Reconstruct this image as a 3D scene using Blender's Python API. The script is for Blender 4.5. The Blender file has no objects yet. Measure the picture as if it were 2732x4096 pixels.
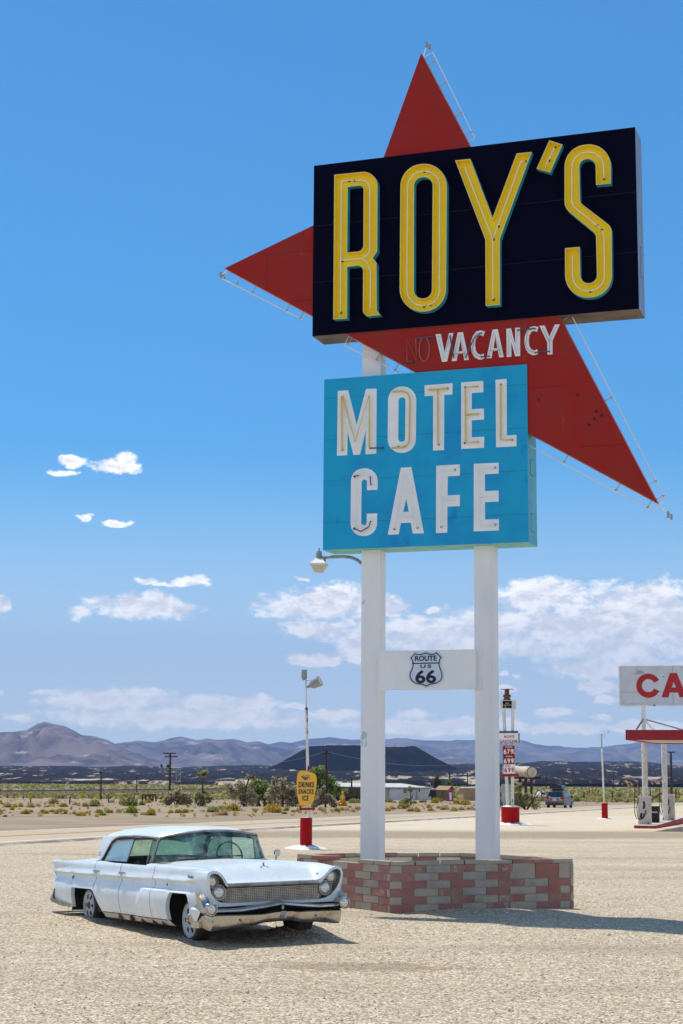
import bpy, math, random
from mathutils import Vector, Matrix, noise
from mathutils.geometry import tessellate_polygon
R = random.Random(7)
SC = bpy.context.scene
COL = SC.collection
V = Vector
PI = math.pi
H = 2.15                       # eye height of the photographer above the lot

# ---------------------------------------------------------------- survey: photo pixel -> point in the place
FPX, PITCH, ROLL = 6612.05, 0.1529, 0.0064
def ray(px, py):
    a, b = px - 1366, 2048 - py
    cr, sr = math.cos(ROLL), math.sin(ROLL)
    u = a * cr + b * sr
    v = -a * sr + b * cr
    c, s = math.cos(PITCH), math.sin(PITCH)
    return V((u / FPX, c - v / FPX * s, s + v / FPX * c))
def at(px, py, Y):
    d = ray(px, py)
    return d * (Y / d.y) + V((0, 0, H))
def lerp(a, b, t): return a + (b - a) * t
def sm(t):
    t = max(0.0, min(1.0, t))
    return t * t * (3 - 2 * t)
def interp(tab, x):
    if x <= tab[0][0]: return tab[0][1]
    for (x0, y0), (x1, y1) in zip(tab, tab[1:]):
        if x <= x1: return y0 + (y1 - y0) * (x - x0) / (x1 - x0)
    return tab[-1][1]
TER = [(0, 0), (36, 0), (43, -.03), (50, -.115), (60, -.253), (380, -5.02), (1500, -14.4), (2600, -16.5), (9000, -20), (40000, -22)]
def gz(y): return interp(TER, y)
def gnd(px, py):
    """where the sight line through this spot meets the terrain"""
    d = ray(px, py)
    lo, hi = 4.0, 6000.0
    f = lambda Y: H + d.z / d.y * Y - gz(Y)
    for _ in range(60):
        m = (lo + hi) / 2
        if f(m) > 0: lo = m
        else: hi = m
    p = d * (lo / d.y) + V((0, 0, H))
    p.z = gz(p.y)
    return p

# ---------------------------------------------------------------- mesh builder
class MB:
    def __init__(s): s.v = []; s.f = []; s.m = []; s.M = None; s.c = []
    def cut(s): s.c.append((len(s.v), len(s.f)))   # a new piece starts here
    def pieces(s, name, mats, parent=None, smooth=False, ang=35):
        cs = s.c + [(len(s.v), len(s.f))]
        out = []
        for (v0, f0), (v1, f1) in zip(cs, cs[1:]):
            if f1 == f0: continue
            q = MB(); q.v = s.v[v0:v1]; q.f = [tuple(i - v0 for i in f) for f in s.f[f0:f1]]; q.m = s.m[f0:f1]
            out.append(q.build(name, mats, parent, smooth, ang))
        return out
    def add(s, vs, fs, m=0):
        o = len(s.v)
        s.v += [tuple(s.M @ V(p)) if s.M else tuple(p) for p in vs]
        s.f += [tuple(i + o for i in f) for f in fs]
        s.m += [m] * len(fs)
        return s
    def box(s, c, d, m=0, rz=0, rot=None):
        x, y, z = d[0] / 2, d[1] / 2, d[2] / 2
        r = rot or Matrix.Rotation(rz, 3, 'Z')
        vs = [V(c) + r @ V((a * x, b * y, e * z)) for a in (-1, 1) for b in (-1, 1) for e in (-1, 1)]
        return s.add(vs, [(0, 1, 3, 2), (4, 6, 7, 5), (0, 4, 5, 1), (2, 3, 7, 6), (0, 2, 6, 4), (1, 5, 7, 3)], m)
    def bbox(s, a, b, m=0):
        return s.box([(p + q) / 2 for p, q in zip(a, b)], [abs(q - p) for p, q in zip(a, b)], m)
    def tube(s, path, r, n=6, m=0, closed=False, caps=True):
        P = [V(p) for p in path]; k = len(P)
        rr = r if isinstance(r, (list, tuple)) else [r] * k
        vs = []; up = None
        for i in range(k):
            if closed: t = P[(i + 1) % k] - P[i - 1]
            else: t = P[min(i + 1, k - 1)] - P[max(i - 1, 0)]
            t.normalize()
            if up is None:
                up = V((0, 0, 1)) if abs(t.z) < .9 else V((1, 0, 0))
            e1 = (up - t * up.dot(t)); e1.normalize(); e2 = t.cross(e1); up = e1
            for j in range(n):
                a = 2 * PI * j / n
                vs.append(P[i] + (e1 * math.cos(a) + e2 * math.sin(a)) * rr[i])
        fs = []
        for i in range(k if closed else k - 1):
            for j in range(n):
                a = i * n + j; b = i * n + (j + 1) % n; c = ((i + 1) % k) * n
                fs.append((a, b, c + (j + 1) % n, c + j))
        if caps and not closed:
            fs.append(tuple(range(n))[::-1]); fs.append(tuple(range((k - 1) * n, k * n)))
        return s.add(vs, fs, m)
    def lathe(s, prof, n=20, m=0, M=None):
        """prof: (radius, height) pairs round the z axis"""
        M = M or Matrix.Identity(4)
        vs = [M @ V((r * math.cos(2 * PI * j / n), r * math.sin(2 * PI * j / n), z)) for r, z in prof for j in range(n)]
        fs = [(i * n + j, i * n + (j + 1) % n, (i + 1) * n + (j + 1) % n, (i + 1) * n + j) for i in range(len(prof) - 1) for j in range(n)]
        fs.append(tuple(range(n))[::-1]); fs.append(tuple(range((len(prof) - 1) * n, len(prof) * n)))
        return s.add(vs, fs, m)
    def grid(s, rows, m=0, flip=False):
        n = len(rows[0])
        fs = [(i * n + j, i * n + j + 1, (i + 1) * n + j + 1, (i + 1) * n + j) for i in range(len(rows) - 1) for j in range(n - 1)]
        if flip: fs = [f[::-1] for f in fs]
        return s.add([p for r in rows for p in r], fs, m)
    def plate(s, loops, y0, y1, m=0, ms=None):
        """flat plate facing -y: loops of (x, z); front at y0, back at y1"""
        ms = m if ms is None else ms
        L = [[V((x, z, 0)) for x, z in lp] for lp in loops]
        tri = tessellate_polygon(L)
        flat = [p for lp in L for p in lp]
        fr = [(p.x, y0, p.y) for p in flat]; bk = [(p.x, y1, p.y) for p in flat]
        n = len(flat)
        ft = []
        for t in tri:
            a, b, c = (flat[i] for i in t)
            ft.append(t if (b - a).cross(c - a).z > 0 else t[::-1])
        s.add(fr, ft, m)
        s.add(bk, [t[::-1] for t in ft], ms)
        for lp in L:
            k = len(lp)
            ar = sum(lp[i].x * lp[(i + 1) % k].y - lp[(i + 1) % k].x * lp[i].y for i in range(k))
            vs = [(p.x, y0, p.y) for p in lp] + [(p.x, y1, p.y) for p in lp]
            hole = lp is not L[0]
            fs = []
            for i in range(k):
                j = (i + 1) % k
                q = (i, i + k, j + k, j)
                fs.append(q if (ar > 0) != hole else q[::-1])
            s.add(vs, fs, ms)
        return s
    def text(s, body, x0, x1, z0, z1, y, th=.003, bold=0., shear=0., m=0, sp=1.):
        cu = bpy.data.curves.new('lettering', 'FONT')
        cu.body = body; cu.offset = bold; cu.shear = shear; cu.extrude = .05; cu.resolution_u = 3; cu.space_character = sp
        ob = bpy.data.objects.new('lettering', cu); COL.objects.link(ob)
        dg = bpy.context.evaluated_depsgraph_get(); dg.update()
        me = bpy.data.meshes.new_from_object(ob.evaluated_get(dg))
        xs = [v.co.x for v in me.vertices]; ys = [v.co.y for v in me.vertices]
        ax, bx, ay, by = min(xs), max(xs), min(ys), max(ys)
        vs = [(x0 + (v.co.x - ax) / (bx - ax) * (x1 - x0), y - v.co.z / .05 * th / 2, z0 + (v.co.y - ay) / (by - ay) * (z1 - z0)) for v in me.vertices]
        s.add(vs, [tuple(p.vertices) for p in me.polygons], m)
        bpy.data.objects.remove(ob); bpy.data.curves.remove(cu); bpy.data.meshes.remove(me)
        return s
    def leaf(s, c, r, m=0, up=.5, rnd=R):
        d = V((rnd.gauss(0, 1), rnd.gauss(0, 1), rnd.gauss(0, 1) + up)); d.normalize()
        e = d.orthogonal(); e.normalize(); e = Matrix.Rotation(rnd.uniform(0, 6.3), 3, d) @ e
        f = d.cross(e); c = V(c)
        w = r * rnd.uniform(.35, .6)
        return s.add([c - e * r, c - f * w, c + e * r, c + f * w], [(0, 1, 2, 3)], m)
    def blade(s, a, b, w, m=0, rnd=R):
        a = V(a); b = V(b); t = b - a
        e = t.cross(V((rnd.gauss(0, 1), rnd.gauss(0, 1), rnd.gauss(0, 1)))); e.normalize()
        mid = a.lerp(b, .55)
        return s.add([a - e * w * .3, mid - e * w, b, mid + e * w], [(0, 1, 2, 3)], m)
    def build(s, name, mats, parent=None, smooth=False, ang=35, loc=None):
        me = bpy.data.meshes.new(name)
        me.from_pydata(s.v, [], s.f)
        for mm in (mats if isinstance(mats, (list, tuple)) else [mats]): me.materials.append(mm)
        me.polygons.foreach_set('material_index', s.m)
        if smooth:
            me.polygons.foreach_set('use_smooth', [True] * len(s.f))
            me.set_sharp_from_angle(angle=math.radians(ang))
        me.update()
        o = bpy.data.objects.new(name, me); COL.objects.link(o)
        if parent: o.parent = parent
        if loc: o.location = loc
        return o
def tag(o, label=None, cat=None, group=None, kind=None):
    if label: o['label'] = label
    if cat: o['category'] = cat
    if group: o['group'] = group
    if kind: o['kind'] = kind
    return o
def thing(name, label, cat, loc=(0, 0, 0), rz=0, group=None):
    o = bpy.data.objects.new(name, None); COL.objects.link(o)
    o.empty_display_size = .2
    o.location = loc; o.rotation_euler = (0, 0, rz)
    return tag(o, label, cat, group)
def copy_tree(o, parent=None):
    c = o.copy(); COL.objects.link(c)
    if parent: c.parent = parent
    for ch in o.children: copy_tree(ch, c)
    return c
def rounded(pts, seg=9):
    out = []; n = len(pts)
    for i, p in enumerate(pts):
        if len(p) == 2: out.append(V((p[0], p[1]))); continue
        P = V((p[0], p[1])); A = V(pts[i - 1][:2]); B = V(pts[(i + 1) % n][:2]); r = p[2]
        a = (A - P).normalized(); b = (B - P).normalized()
        th = math.acos(max(-1, min(1, a.dot(b))))
        t = r / math.tan(th / 2)
        c = P + (a + b).normalized() * (r / math.sin(th / 2))
        p0 = P + a * t - c; p1 = P + b * t - c
        a0 = math.atan2(p0.y, p0.x); a1 = math.atan2(p1.y, p1.x)
        da = (a1 - a0 + PI) % (2 * PI) - PI
        for k in range(seg + 1):
            g = a0 + da * k / seg
            out.append(c + V((math.cos(g), math.sin(g))) * r)
    return out
def offset(lp, d):
    """inset (d > 0) of a loop of (x, z), whatever its sense"""
    P = [V(p) for p in lp]; n = len(P)
    ar = sum(P[i].x * P[(i + 1) % n].y - P[(i + 1) % n].x * P[i].y for i in range(n))
    sg = 1 if ar > 0 else -1
    out = []
    for i in range(n):
        e0 = (P[i] - P[i - 1]); e1 = (P[(i + 1) % n] - P[i])
        if e0.length < 1e-9: e0 = e1
        if e1.length < 1e-9: e1 = e0
        e0.normalize(); e1.normalize()
        n0 = V((-e0.y, e0.x)) * sg; n1 = V((-e1.y, e1.x)) * sg
        k = n0 + n1
        if k.length < 1e-6: k = n0
        k.normalize()
        out.append(P[i] + k * (d / max(.4, k.dot(n0))))
    return out

# ---------------------------------------------------------------- materials
MATS = {}
def rgb(c):
    if isinstance(c, str):
        c = [int(c[i:i + 2], 16) / 255 for i in (0, 2, 4)]
        c = [x / 12.92 if x < .04045 else ((x + .055) / 1.055) ** 2.4 for x in c]
    return (c[0], c[1], c[2], 1)
class NT:
    def __init__(s, nt): s.nt = nt; s.L = nt.links
    def n(s, t, **k):
        o = s.nt.nodes.new(t)
        for a, b in k.items():
            if a == 'i':
                for kk, vv in b.items():
                    if isinstance(vv, bpy.types.NodeSocket): s.L.new(vv, o.inputs[kk])
                    else: o.inputs[kk].default_value = vv
            else: setattr(o, a, b)
        return o
    def math(s, op, a, b=0., c=0., clamp=False):
        return s.n('ShaderNodeMath', operation=op, use_clamp=clamp, i={0: a, 1: b, 2: c}).outputs[0]
    def vm(s, op, a, b=(0, 0, 0), c=(0, 0, 0)):
        o = s.n('ShaderNodeVectorMath', operation=op, i={0: a, 1: b})
        if op == 'MULTIPLY_ADD':
            o.inputs[2].default_value = c
        return o.outputs['Value' if op in ('DOT_PRODUCT', 'LENGTH') else 'Vector']
    def noise(s, vec, scale, detail=5., rough=.6, dist=0.):
        return s.n('ShaderNodeTexNoise', i={'Vector': vec, 'Scale': scale, 'Detail': detail, 'Roughness': rough, 'Distortion': dist}).outputs['Fac']
    def ramp(s, fac, a, b):
        return s.n('ShaderNodeMapRange', interpolation_type='SMOOTHSTEP', i={'Value': fac, 'From Min': a, 'From Max': b}).outputs[0]
    def mix(s, f, a, b, mode='MIX'):
        o = s.n('ShaderNodeMix', data_type='RGBA', blend_type=mode)
        for k, vv in ((0, f), (6, a), (7, b)):
            if isinstance(vv, bpy.types.NodeSocket): s.L.new(vv, o.inputs[k])
            else: o.inputs[k].default_value = vv
        return o.outputs[2]
def newmat(name):
    m = bpy.data.materials.new(name); m.use_nodes = True
    t = NT(m.node_tree)
    b = m.node_tree.nodes['Principled BSDF']
    co = t.n('ShaderNodeTexCoord').outputs['Object']
    return m, t, b, co
def mat(name, c1, c2=None, scale=4., lo=.4, hi=.65, st=(1, 1, 1), rough=.6, metal=0., bump=0., bs=30., spots=None, detail=6., var=.06, spec=.4):
    """paint with blotches of a second colour, faint mottling and optional worn spots [(colour, scale, lo, hi), ...]"""
    m, t, b, co = newmat(name)
    vec = t.vm('MULTIPLY', co, st)
    c = rgb(c1)
    f = t.noise(vec, scale * 2.7, 4.)
    cc = t.mix(f, tuple(x * (1 - var) for x in c[:3]) + (1,), tuple(min(1, x * (1 + var)) for x in c[:3]) + (1,))
    if c2: cc = t.mix(t.ramp(t.noise(vec, scale, detail, .62), lo, hi), cc, rgb(c2))
    for sp in spots or ():
        sv = t.vm('MULTIPLY', co, sp[4]) if len(sp) > 4 else vec
        cc = t.mix(t.ramp(t.noise(t.vm('ADD', sv, (sp[1], 3.3, 7.7)), sp[1], 5., .65), sp[2], sp[3]), cc, rgb(sp[0]))
    t.L.new(cc, b.inputs['Base Color'])
    b.inputs['Roughness'].default_value = rough; b.inputs['Metallic'].default_value = metal
    b.inputs['Specular IOR Level'].default_value = spec
    if bump:
        bn = t.n('ShaderNodeBump', i={'Height': t.noise(co, bs, 6., .65), 'Strength': bump, 'Distance': .02})
        t.L.new(bn.outputs[0], b.inputs['Normal'])
    MATS[name] = m
    return m
def glassmat(name, tint, alpha=.25, rough=.03, refl=1.):
    m, t, b, co = newmat(name)
    t.nt.nodes.remove(b)
    tr = t.n('ShaderNodeBsdfTransparent', i={'Color': rgb(tint)})
    gl = t.n('ShaderNodeBsdfGlossy', i={'Color': (1, 1, 1, 1), 'Roughness': rough})
    df = t.n('ShaderNodeBsdfDiffuse', i={'Color': rgb((.38, .52, .46))})
    dust = t.math('MULTIPLY', t.ramp(t.noise(co, 5., 8., .7), .35, .75), alpha)
    a = t.n('ShaderNodeMixShader', i={0: dust, 1: tr.outputs[0], 2: df.outputs[0]})
    fr = t.n('ShaderNodeFresnel', i={'IOR': 1.5}).outputs[0]
    fr = t.math('MULTIPLY', fr, refl)
    o = t.n('ShaderNodeMixShader', i={0: fr, 1: a.outputs[0], 2: gl.outputs[0]})
    t.L.new(o.outputs[0], t.nt.nodes['Material Output'].inputs[0])
    return m
white_paint = mat('chalky_white_paint', (.80, .79, .76), (.70, .70, .69), 1.2, .45, .75, (1, 1, .5), .55, spots=[((.30, .38, .35), 2.1, .685, .70), ((.20, .19, .17), 9., .74, .76)], bump=.05)
post_paint = mat('post_paint', (.80, .78, .75), (.68, .69, .69), 1.1, .45, .8, (1, 1, .35), .6, spots=[((.45, .55, .50), 1.9, .655, .665), ((.08, .08, .09), 8., .755, .765)], bump=.04)
navy = mat('navy_panel', (.0022, .0020, .011), (.0032, .003, .016), .8, .4, .8, rough=.6, spots=[((.10, .11, .16), 14., .79, .805)], spec=.04)
navy_edge = mat('navy_edge', (.13, .20, .31), (.17, .24, .36), 1.5, rough=.45)
soffit_brown = mat('soffit_brown', (.16, .13, .105), (.10, .08, .06), 3., rough=.8)
red_star = mat('star_red', (.34, .020, .016), (.29, .032, .022), 1.3, .4, .7, rough=.42, spots=[((.32, .06, .025), 2.3, .62, .74, (2.4, 1, .45))], spec=.08)
red_edge_lit = mat('star_edge_lit', (.50, .17, .14), (.40, .10, .08), 2., rough=.55)  # paler pink than the face: the sunlit look is in the colour
yellow = mat('letter_yellow', (.95, .70, .018), (.92, .66, .03), 2., rough=.5, spots=[((.70, .46, .03), 5., .68, .74)], spec=.2)
cyan = mat('letter_cyan', (.03, .40, .47), (.02, .32, .42), 2., rough=.5)
rim_pale = mat('letter_rim', (.70, .58, .22), rough=.5)
tube_white = mat('neon_glass', (.82, .80, .74), rough=.2)
tube_gold = mat('neon_gold', (.72, .46, .02), rough=.25)
tube_clear = mat('neon_clear', (.42, .38, .33), rough=.2)
tube_red = mat('neon_faded', (.36, .14, .12), rough=.2)
tube_blue = mat('neon_blocked', (.06, .07, .13), rough=.4)
black = mat('black', (.012, .012, .013), rough=.7)
blue_board = mat('board_blue', (.007, .35, .58), (.006, .29, .56), .9, .45, .62, rough=.55, spots=[((.004, .25, .54), 1.1, .64, .69, (1, 1, .7)), ((.03, .06, .07), 11., .79, .80)], spec=.25)
blue_edge = mat('board_edge', (.06, .36, .50), (.10, .44, .54), 2., rough=.55, spots=[((.03, .2, .3), 4., .62, .7)])
teal_soffit = mat('board_soffit', (.26, .60, .58), (.20, .52, .53), 3., rough=.7)
lettering_white = mat('lettering_white', (.84, .83, .80), (.78, .77, .74), 3., rough=.6, spots=[((.45, .42, .36), 12., .72, .76)])
steel = mat('weathered_steel', (.33, .34, .35), (.24, .24, .24), 6., rough=.5, metal=.4)
sign_white = mat('shield_white', (.58, .65, .72), (.52, .58, .66), 5., rough=.4)
sign_ink = mat('shield_navy', (.006, .006, .03), rough=.5)
red_base = mat('barrel_red', (.40, .005, .005), (.35, .004, .004), 2., rough=.5, spots=[((.42, .16, .13), 9., .74, .78)], spec=.12)
pad_white = mat('pad_white', (.80, .78, .74), (.60, .57, .52), 4., rough=.8)
rusty_white = mat('rusty_white', (.74, .71, .66), (.60, .57, .52), 3., rough=.6, spots=[((.22, .09, .035), 3.4, .60, .66, (1, 1, .35)), ((.10, .07, .05), 9., .66, .7, (1, 1, .4))])
rust = mat('rust', (.20, .085, .035), (.10, .045, .025), 6., rough=.85)

# ---------------------------------------------------------------- sky and light
SUN_V = V((-.24, .32, 1)).normalized()
def make_world():
    w = bpy.data.worlds.new('World'); SC.world = w; w.use_nodes = True
    t = NT(w.node_tree); bg = w.node_tree.nodes['Background']
    sky = t.n('ShaderNodeTexSky', sky_type='NISHITA', sun_disc=False)
    sky.sun_elevation = math.asin(SUN_V.z); sky.sun_rotation = math.atan2(SUN_V.x, SUN_V.y)
    sky.altitude = 200; sky.air_density = 1.0; sky.dust_density = .35; sky.ozone_density = 2.2
    d = t.n('ShaderNodeTexCoord').outputs['Generated']
    sx = t.n('ShaderNodeSeparateXYZ', i={0: d})
    az = t.math('ARCTAN2', sx.outputs[0], sx.outputs[1])
    el = t.math('ARCSINE', sx.outputs[2])
    P = t.n('ShaderNodeCombineXYZ', i={0: az, 1: el, 2: 0.}).outputs[0]
    # cumulus: (photo x, photo y, half width, half height) of each cloud, turned into azimuth / elevation
    CL = [(455, 1878, 95, 30), (500, 1850, 40, 30), (280, 1860, 50, 22), (255, 1905, 60, 12), (350, 2083, 38, 15), (465, 2105, 52, 15),
          (580, 2333, 48, 12), (770, 2335, 80, 22), (570, 2435, 200, 52), (325, 2470, 52, 30), (10, 2430, 30, 32), (660, 2348, 50, 9), (830, 2340, 25, 9),
          (1270, 2425, 235, 62), (1370, 2390, 120, 60), (1180, 2500, 60, 20), (1300, 2520, 150, 42), (1560, 2420, 75, 40), (1700, 2540, 320, 75), (1440, 2590, 90, 60), (1270, 2640, 120, 22), (1440, 2640, 60, 16),
          (2170, 2370, 200, 62), (2560, 2390, 230, 78), (2350, 2480, 420, 90), (1960, 2500, 240, 75), (2480, 2580, 380, 60), (2050, 2580, 230, 40), (2480, 2655, 290, 48), (2700, 2480, 200, 150),
          (2420, 2735, 90, 28), (2440, 2790, 55, 16), (2230, 2840, 95, 20), (2015, 2685, 30, 10), (2085, 2692, 20, 10), (2040, 2750, 45, 16), (2410, 2860, 40, 15),
          (420, 2815, 260, 40), (600, 2800, 130, 32), (180, 2785, 50, 12), (850, 2820, 170, 36), (1050, 2815, 100, 28), (760, 2880, 560, 44), (1180, 2830, 50, 14), (1340, 2860, 120, 22),
          (1700, 2900, 330, 32), (1660, 2855, 90, 22), (1950, 2880, 150, 24), (2250, 2900, 240, 22), (2600, 2890, 200, 24), (100, 2890, 60, 12), (8, 2785, 22, 12), (1200, 2320, 25, 8), (1320, 2345, 30, 7), (1740, 2440, 40, 12), (1690, 2480, 28, 14)]
    warp = t.n('ShaderNodeTexNoise', noise_dimensions='2D', i={'Vector': P, 'Scale': 70., 'Detail': 3., 'Roughness': .55}).outputs['Color']
    Pw = t.vm('ADD', P, t.vm('MULTIPLY', t.vm('SUBTRACT', warp, (.5, .5, .5)), (.011, .006, 0)))
    dmin = None
    for x, y, rx, ry in CL:
        r = ray(x, y); a = math.atan2(r.x, r.y); e = math.asin(r.z / r.length)
        kx, ky = FPX / rx / 1.10, FPX / ry / 1.08
        o = t.n('ShaderNodeVectorMath', operation='MULTIPLY_ADD', i={0: Pw, 1: (kx, ky, 0), 2: (-a * kx, -e * ky, 0)}).outputs[0]
        q = t.vm('DOT_PRODUCT', o, o)
        dmin = q if dmin is None else t.n('ShaderNodeMath', operation='SMOOTH_MIN', i={0: dmin, 1: q, 2: .35}).outputs[0]
    body = t.math('SUBTRACT', 1., dmin)
    def fb(off, sc, det=7.):
        return t.n('ShaderNodeTexNoise', noise_dimensions='2D', i={'Vector': t.vm('MULTIPLY', t.vm('ADD', P, off), (1, 1.7, 1)), 'Scale': sc, 'Detail': det, 'Roughness': .64}).outputs['Fac']
    n1 = fb((0, 0, 0), 50.)
    n2 = fb((.0018, -.0055, 0), 50., 4.)
    f = t.math('MULTIPLY_ADD', t.math('SUBTRACT', n1, .5), 2.0, t.math('MAXIMUM', body, -1.5))
    f = t.math('MULTIPLY_ADD', t.math('SUBTRACT', fb((.3, .1, 0), 120., 6.), .5), 1.9, f)
    a1 = t.ramp(f, -.32, .85)
    # thin veil low over the mountains
    veil = t.math('MULTIPLY', t.ramp(el, .20, .01), .86)
    relief = t.math('MULTIPLY_ADD', t.math('SUBTRACT', n1, n2), 4.6, .64, clamp=True)
    thick = t.ramp(f, .5, 1.5)
    big = t.n('ShaderNodeTexNoise', noise_dimensions='2D', i={'Vector': t.vm('MULTIPLY', P, (1, 3.2, 1)), 'Scale': 17., 'Detail': 4.}).outputs['Fac']
    grey = t.math('MULTIPLY', thick, t.ramp(big, .40, .56))
    lit = t.mix(relief, (.75, .71, .69, 1), (1.12, 1.06, .97, 1))
    cc = t.mix(t.math('MULTIPLY', grey, .85), lit, (.63, .595, .60, 1))
    cc = t.mix(t.math('MULTIPLY', t.ramp(el, .10, .03), .5), cc, (1.02, .94, .84, 1))       # far clouds sit in haze
    k = t.vm('SCALE', cc, (0, 0, 0))
    k.node.inputs['Scale'].default_value = CLOUD
    skyc = t.mix(1., sky.outputs[0], SKYTINT, 'MULTIPLY')
    vc = t.vm('SCALE', (.62, .70, .77), (0, 0, 0)); vc.node.inputs['Scale'].default_value = CLOUD
    s2 = t.mix(veil, skyc, vc)
    side_ = t.ramp(t.math('ABSOLUTE', az), .45, .8)  # unseen clouds beside and behind the camera, added for fill light
    fill_noise = t.n('ShaderNodeTexNoise', i={'Vector': d, 'Scale': 4.2, 'Detail': 6., 'Roughness': .58}).outputs['Fac']
    fill_clouds = t.math('MULTIPLY', t.math('MULTIPLY', t.ramp(fill_noise, .46, .60), side_), t.math('MULTIPLY', t.ramp(el, .0, .08), t.ramp(el, .85, .45)))
    a1 = t.math('MAXIMUM', a1, fill_clouds)
    alpha = t.math('MULTIPLY', a1, t.n('ShaderNodeMapRange', i={'Value': el, 'From Min': .02, 'From Max': .13, 'To Min': .70, 'To Max': 1.}).outputs[0])
    t.L.new(t.mix(alpha, s2, k), bg.inputs[0])
    bg.inputs[1].default_value = SKYK
CLOUD, SKYTINT, SKYK = 9.3, (.205, .60, .82, 1), .14
make_world()
sl = bpy.data.lights.new('sun', 'SUN'); sl.energy = 3.6; sl.angle = math.radians(.53); sl.color = (1, .95, .87)
so = bpy.data.objects.new('sun', sl); COL.objects.link(so)
so.rotation_euler = (-SUN_V).to_track_quat('-Z', 'Y').to_euler()
so.location = (0, 0, 60)

cam = bpy.data.cameras.new('camera'); cob = bpy.data.objects.new('camera', cam); COL.objects.link(cob)
cam.sensor_fit = 'VERTICAL'; cam.sensor_height = 36; cam.lens = FPX / 4096 * 36
cam.clip_start = .2; cam.clip_end = 90000
cob.matrix_world = Matrix.Translation((0, 0, H)) @ Matrix.Rotation(PI / 2 + PITCH, 4, 'X') @ Matrix.Rotation(ROLL, 4, 'Z')
SC.camera = cob
SC.view_settings.view_transform = 'Standard'; SC.view_settings.look = 'None'
SC.view_settings.exposure = 0.30
try: SC.cycles.use_denoising = True
except Exception: pass
SC.cycles.max_bounces = 8; SC.cycles.transparent_max_bounces = 16

# ---------------------------------------------------------------- the motel sign
SK = 27.2 / 26
SY, SYAW = 27.2, .3378
SX = -.4897 * SK
C_, S_ = math.cos(SYAW), math.sin(SYAW)
def onsign(px, py, d):
    """photo pixel -> (along the sign, height) on the plane d behind the sign's face"""
    r = ray(px, py); o = V((SX, SY))
    nx, ny = S_, C_
    t = (d + o.x * nx + o.y * ny) / (r.x * nx + r.y * ny)
    p = r * t
    return V(((p.x - o.x) * C_ - (p.y - o.y) * S_, p.z + H))
def L_(pts, ox, oy, k, d): return [onsign(ox + p[0] / k, oy + p[1] / k, d) for p in pts]
sign = thing('roadside_sign', 'giant vintage motel sign with red star, black name box and blue board on posts', 'sign', (SX, SY, 0), -SYAW)
s_ = lambda x: x * SK
RZ0, RZ1, RW, RD = s_(6.8791) + H, s_(9.7651) + H, s_(5.2723), s_(.5668)
M0, M1, MZ0, MZ1, MD = s_(.21), s_(3.5297), s_(3.3838) + H, s_(6.1482) + H, s_(.5894)
PD0, PD1 = s_(.2043), s_(.2043 + .2838)
for a in (s_(.7877), s_(2.6176)):
    b = MB(); w = s_(.3084)
    b.bbox((a, PD0, -.2), (a + w, PD1, MZ0 - .001)); b.bbox((a, PD0, MZ1 + .001), (a + w, PD1, RZ0 - .001))
    b.bbox((a + w * .84, PD0 - .004, -.2), (a + w * .848, PD0 + .02, MZ0 - .002))
    b.build('post', post_paint, sign)
def sbox(b, x0, x1, y0, y1, z0, z1, mf, ms, mb):
    """sign cabinet: face, sides, underside take their own paint"""
    vs = [(x, y, z) for x in (x0, x1) for y in (y0, y1) for z in (z0, z1)]
    b.add(vs, [(0, 4, 5, 1), (2, 3, 7, 6)], mf)
    b.add(vs, [(0, 1, 3, 2), (4, 6, 7, 5), (1, 5, 7, 3)], ms)
    b.add(vs, [(0, 2, 6, 4)], mb)
b = MB(); sbox(b, 0, RW, 0, RD, RZ0, RZ1, 0, 1, 2)
for z in (.31, .64):                                    # sheet seams, service hatches
    b.box((RW / 2, -.0008, lerp(RZ0, RZ1, z)), (RW - .02, .003, .006), 3)
b.box((RW + .001, RD * .5, lerp(RZ0, RZ1, .28)), (.004, .12, .5), 3)
b.box((RW + .002, RD * .5, lerp(RZ0, RZ1, .28)), (.004, .10, .47), 1)
nameboard = b.build('name_board', [navy, navy_edge, soffit_brown, black], sign)
# channel letters of the name
T = .13
def channel(loops, ox, oy, k):
    LP = [L_(rounded(lp), ox, oy, k, -T) for lp in loops]
    b = MB()
    tri_loops = LP
    b.plate(LP, -.012, -.001, 0, 0)
    for q, lp in enumerate(LP):
        ins = offset(lp, .012 if q == 0 else -.012)
        ar = sum(lp[i].x * lp[(i + 1) % len(lp)].y - lp[(i + 1) % len(lp)].x * lp[i].y for i in range(len(lp)))
        n = len(lp)
        rings = [[(p.x, -.001, p.y) for p in lp], [(p.x, -T, p.y) for p in lp], [(p.x, -T, p.y) for p in ins], [(p.x, -.012, p.y) for p in ins]]
        for w, mi in ((0, 1), (1, 2), (2, 0)):
            vs = rings[w] + rings[w + 1]
            fs = []
            for i in range(n):
                j = (i + 1) % n
                f = (i, i + n, j + n, j)
                fs.append(f if (ar > 0) != (q > 0) else f[::-1])
            b.add(vs, fs, mi)
    return b
def holes(b, pts, ox, oy, k, d, r, m):
    for p in pts:
        b.cut()
        c = onsign(ox + p[0] / k, oy + p[1] / k, d)
        b.lathe([(r, 0), (r, .004)], 10, m, Matrix.Translation((c.x, d, c.y)) @ Matrix.Rotation(PI / 2, 4, 'X'))
K = 3.3577
channel([[(66, 266), (648, 199, 190), (656, 1290, 60), (597, 1377), (648, 1440, 40), (661, 2085, 30), (707, 2142), (530, 2163), (474, 2110, 60), (470, 1472, 75), (256, 1502), (263, 2196), (77, 2209)],
         [(249, 428), (462, 402, 55), (470, 1285, 85), (253, 1309)]], 1300, 620, K).build('letter', [yellow, cyan, rim_pale], nameboard)
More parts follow.
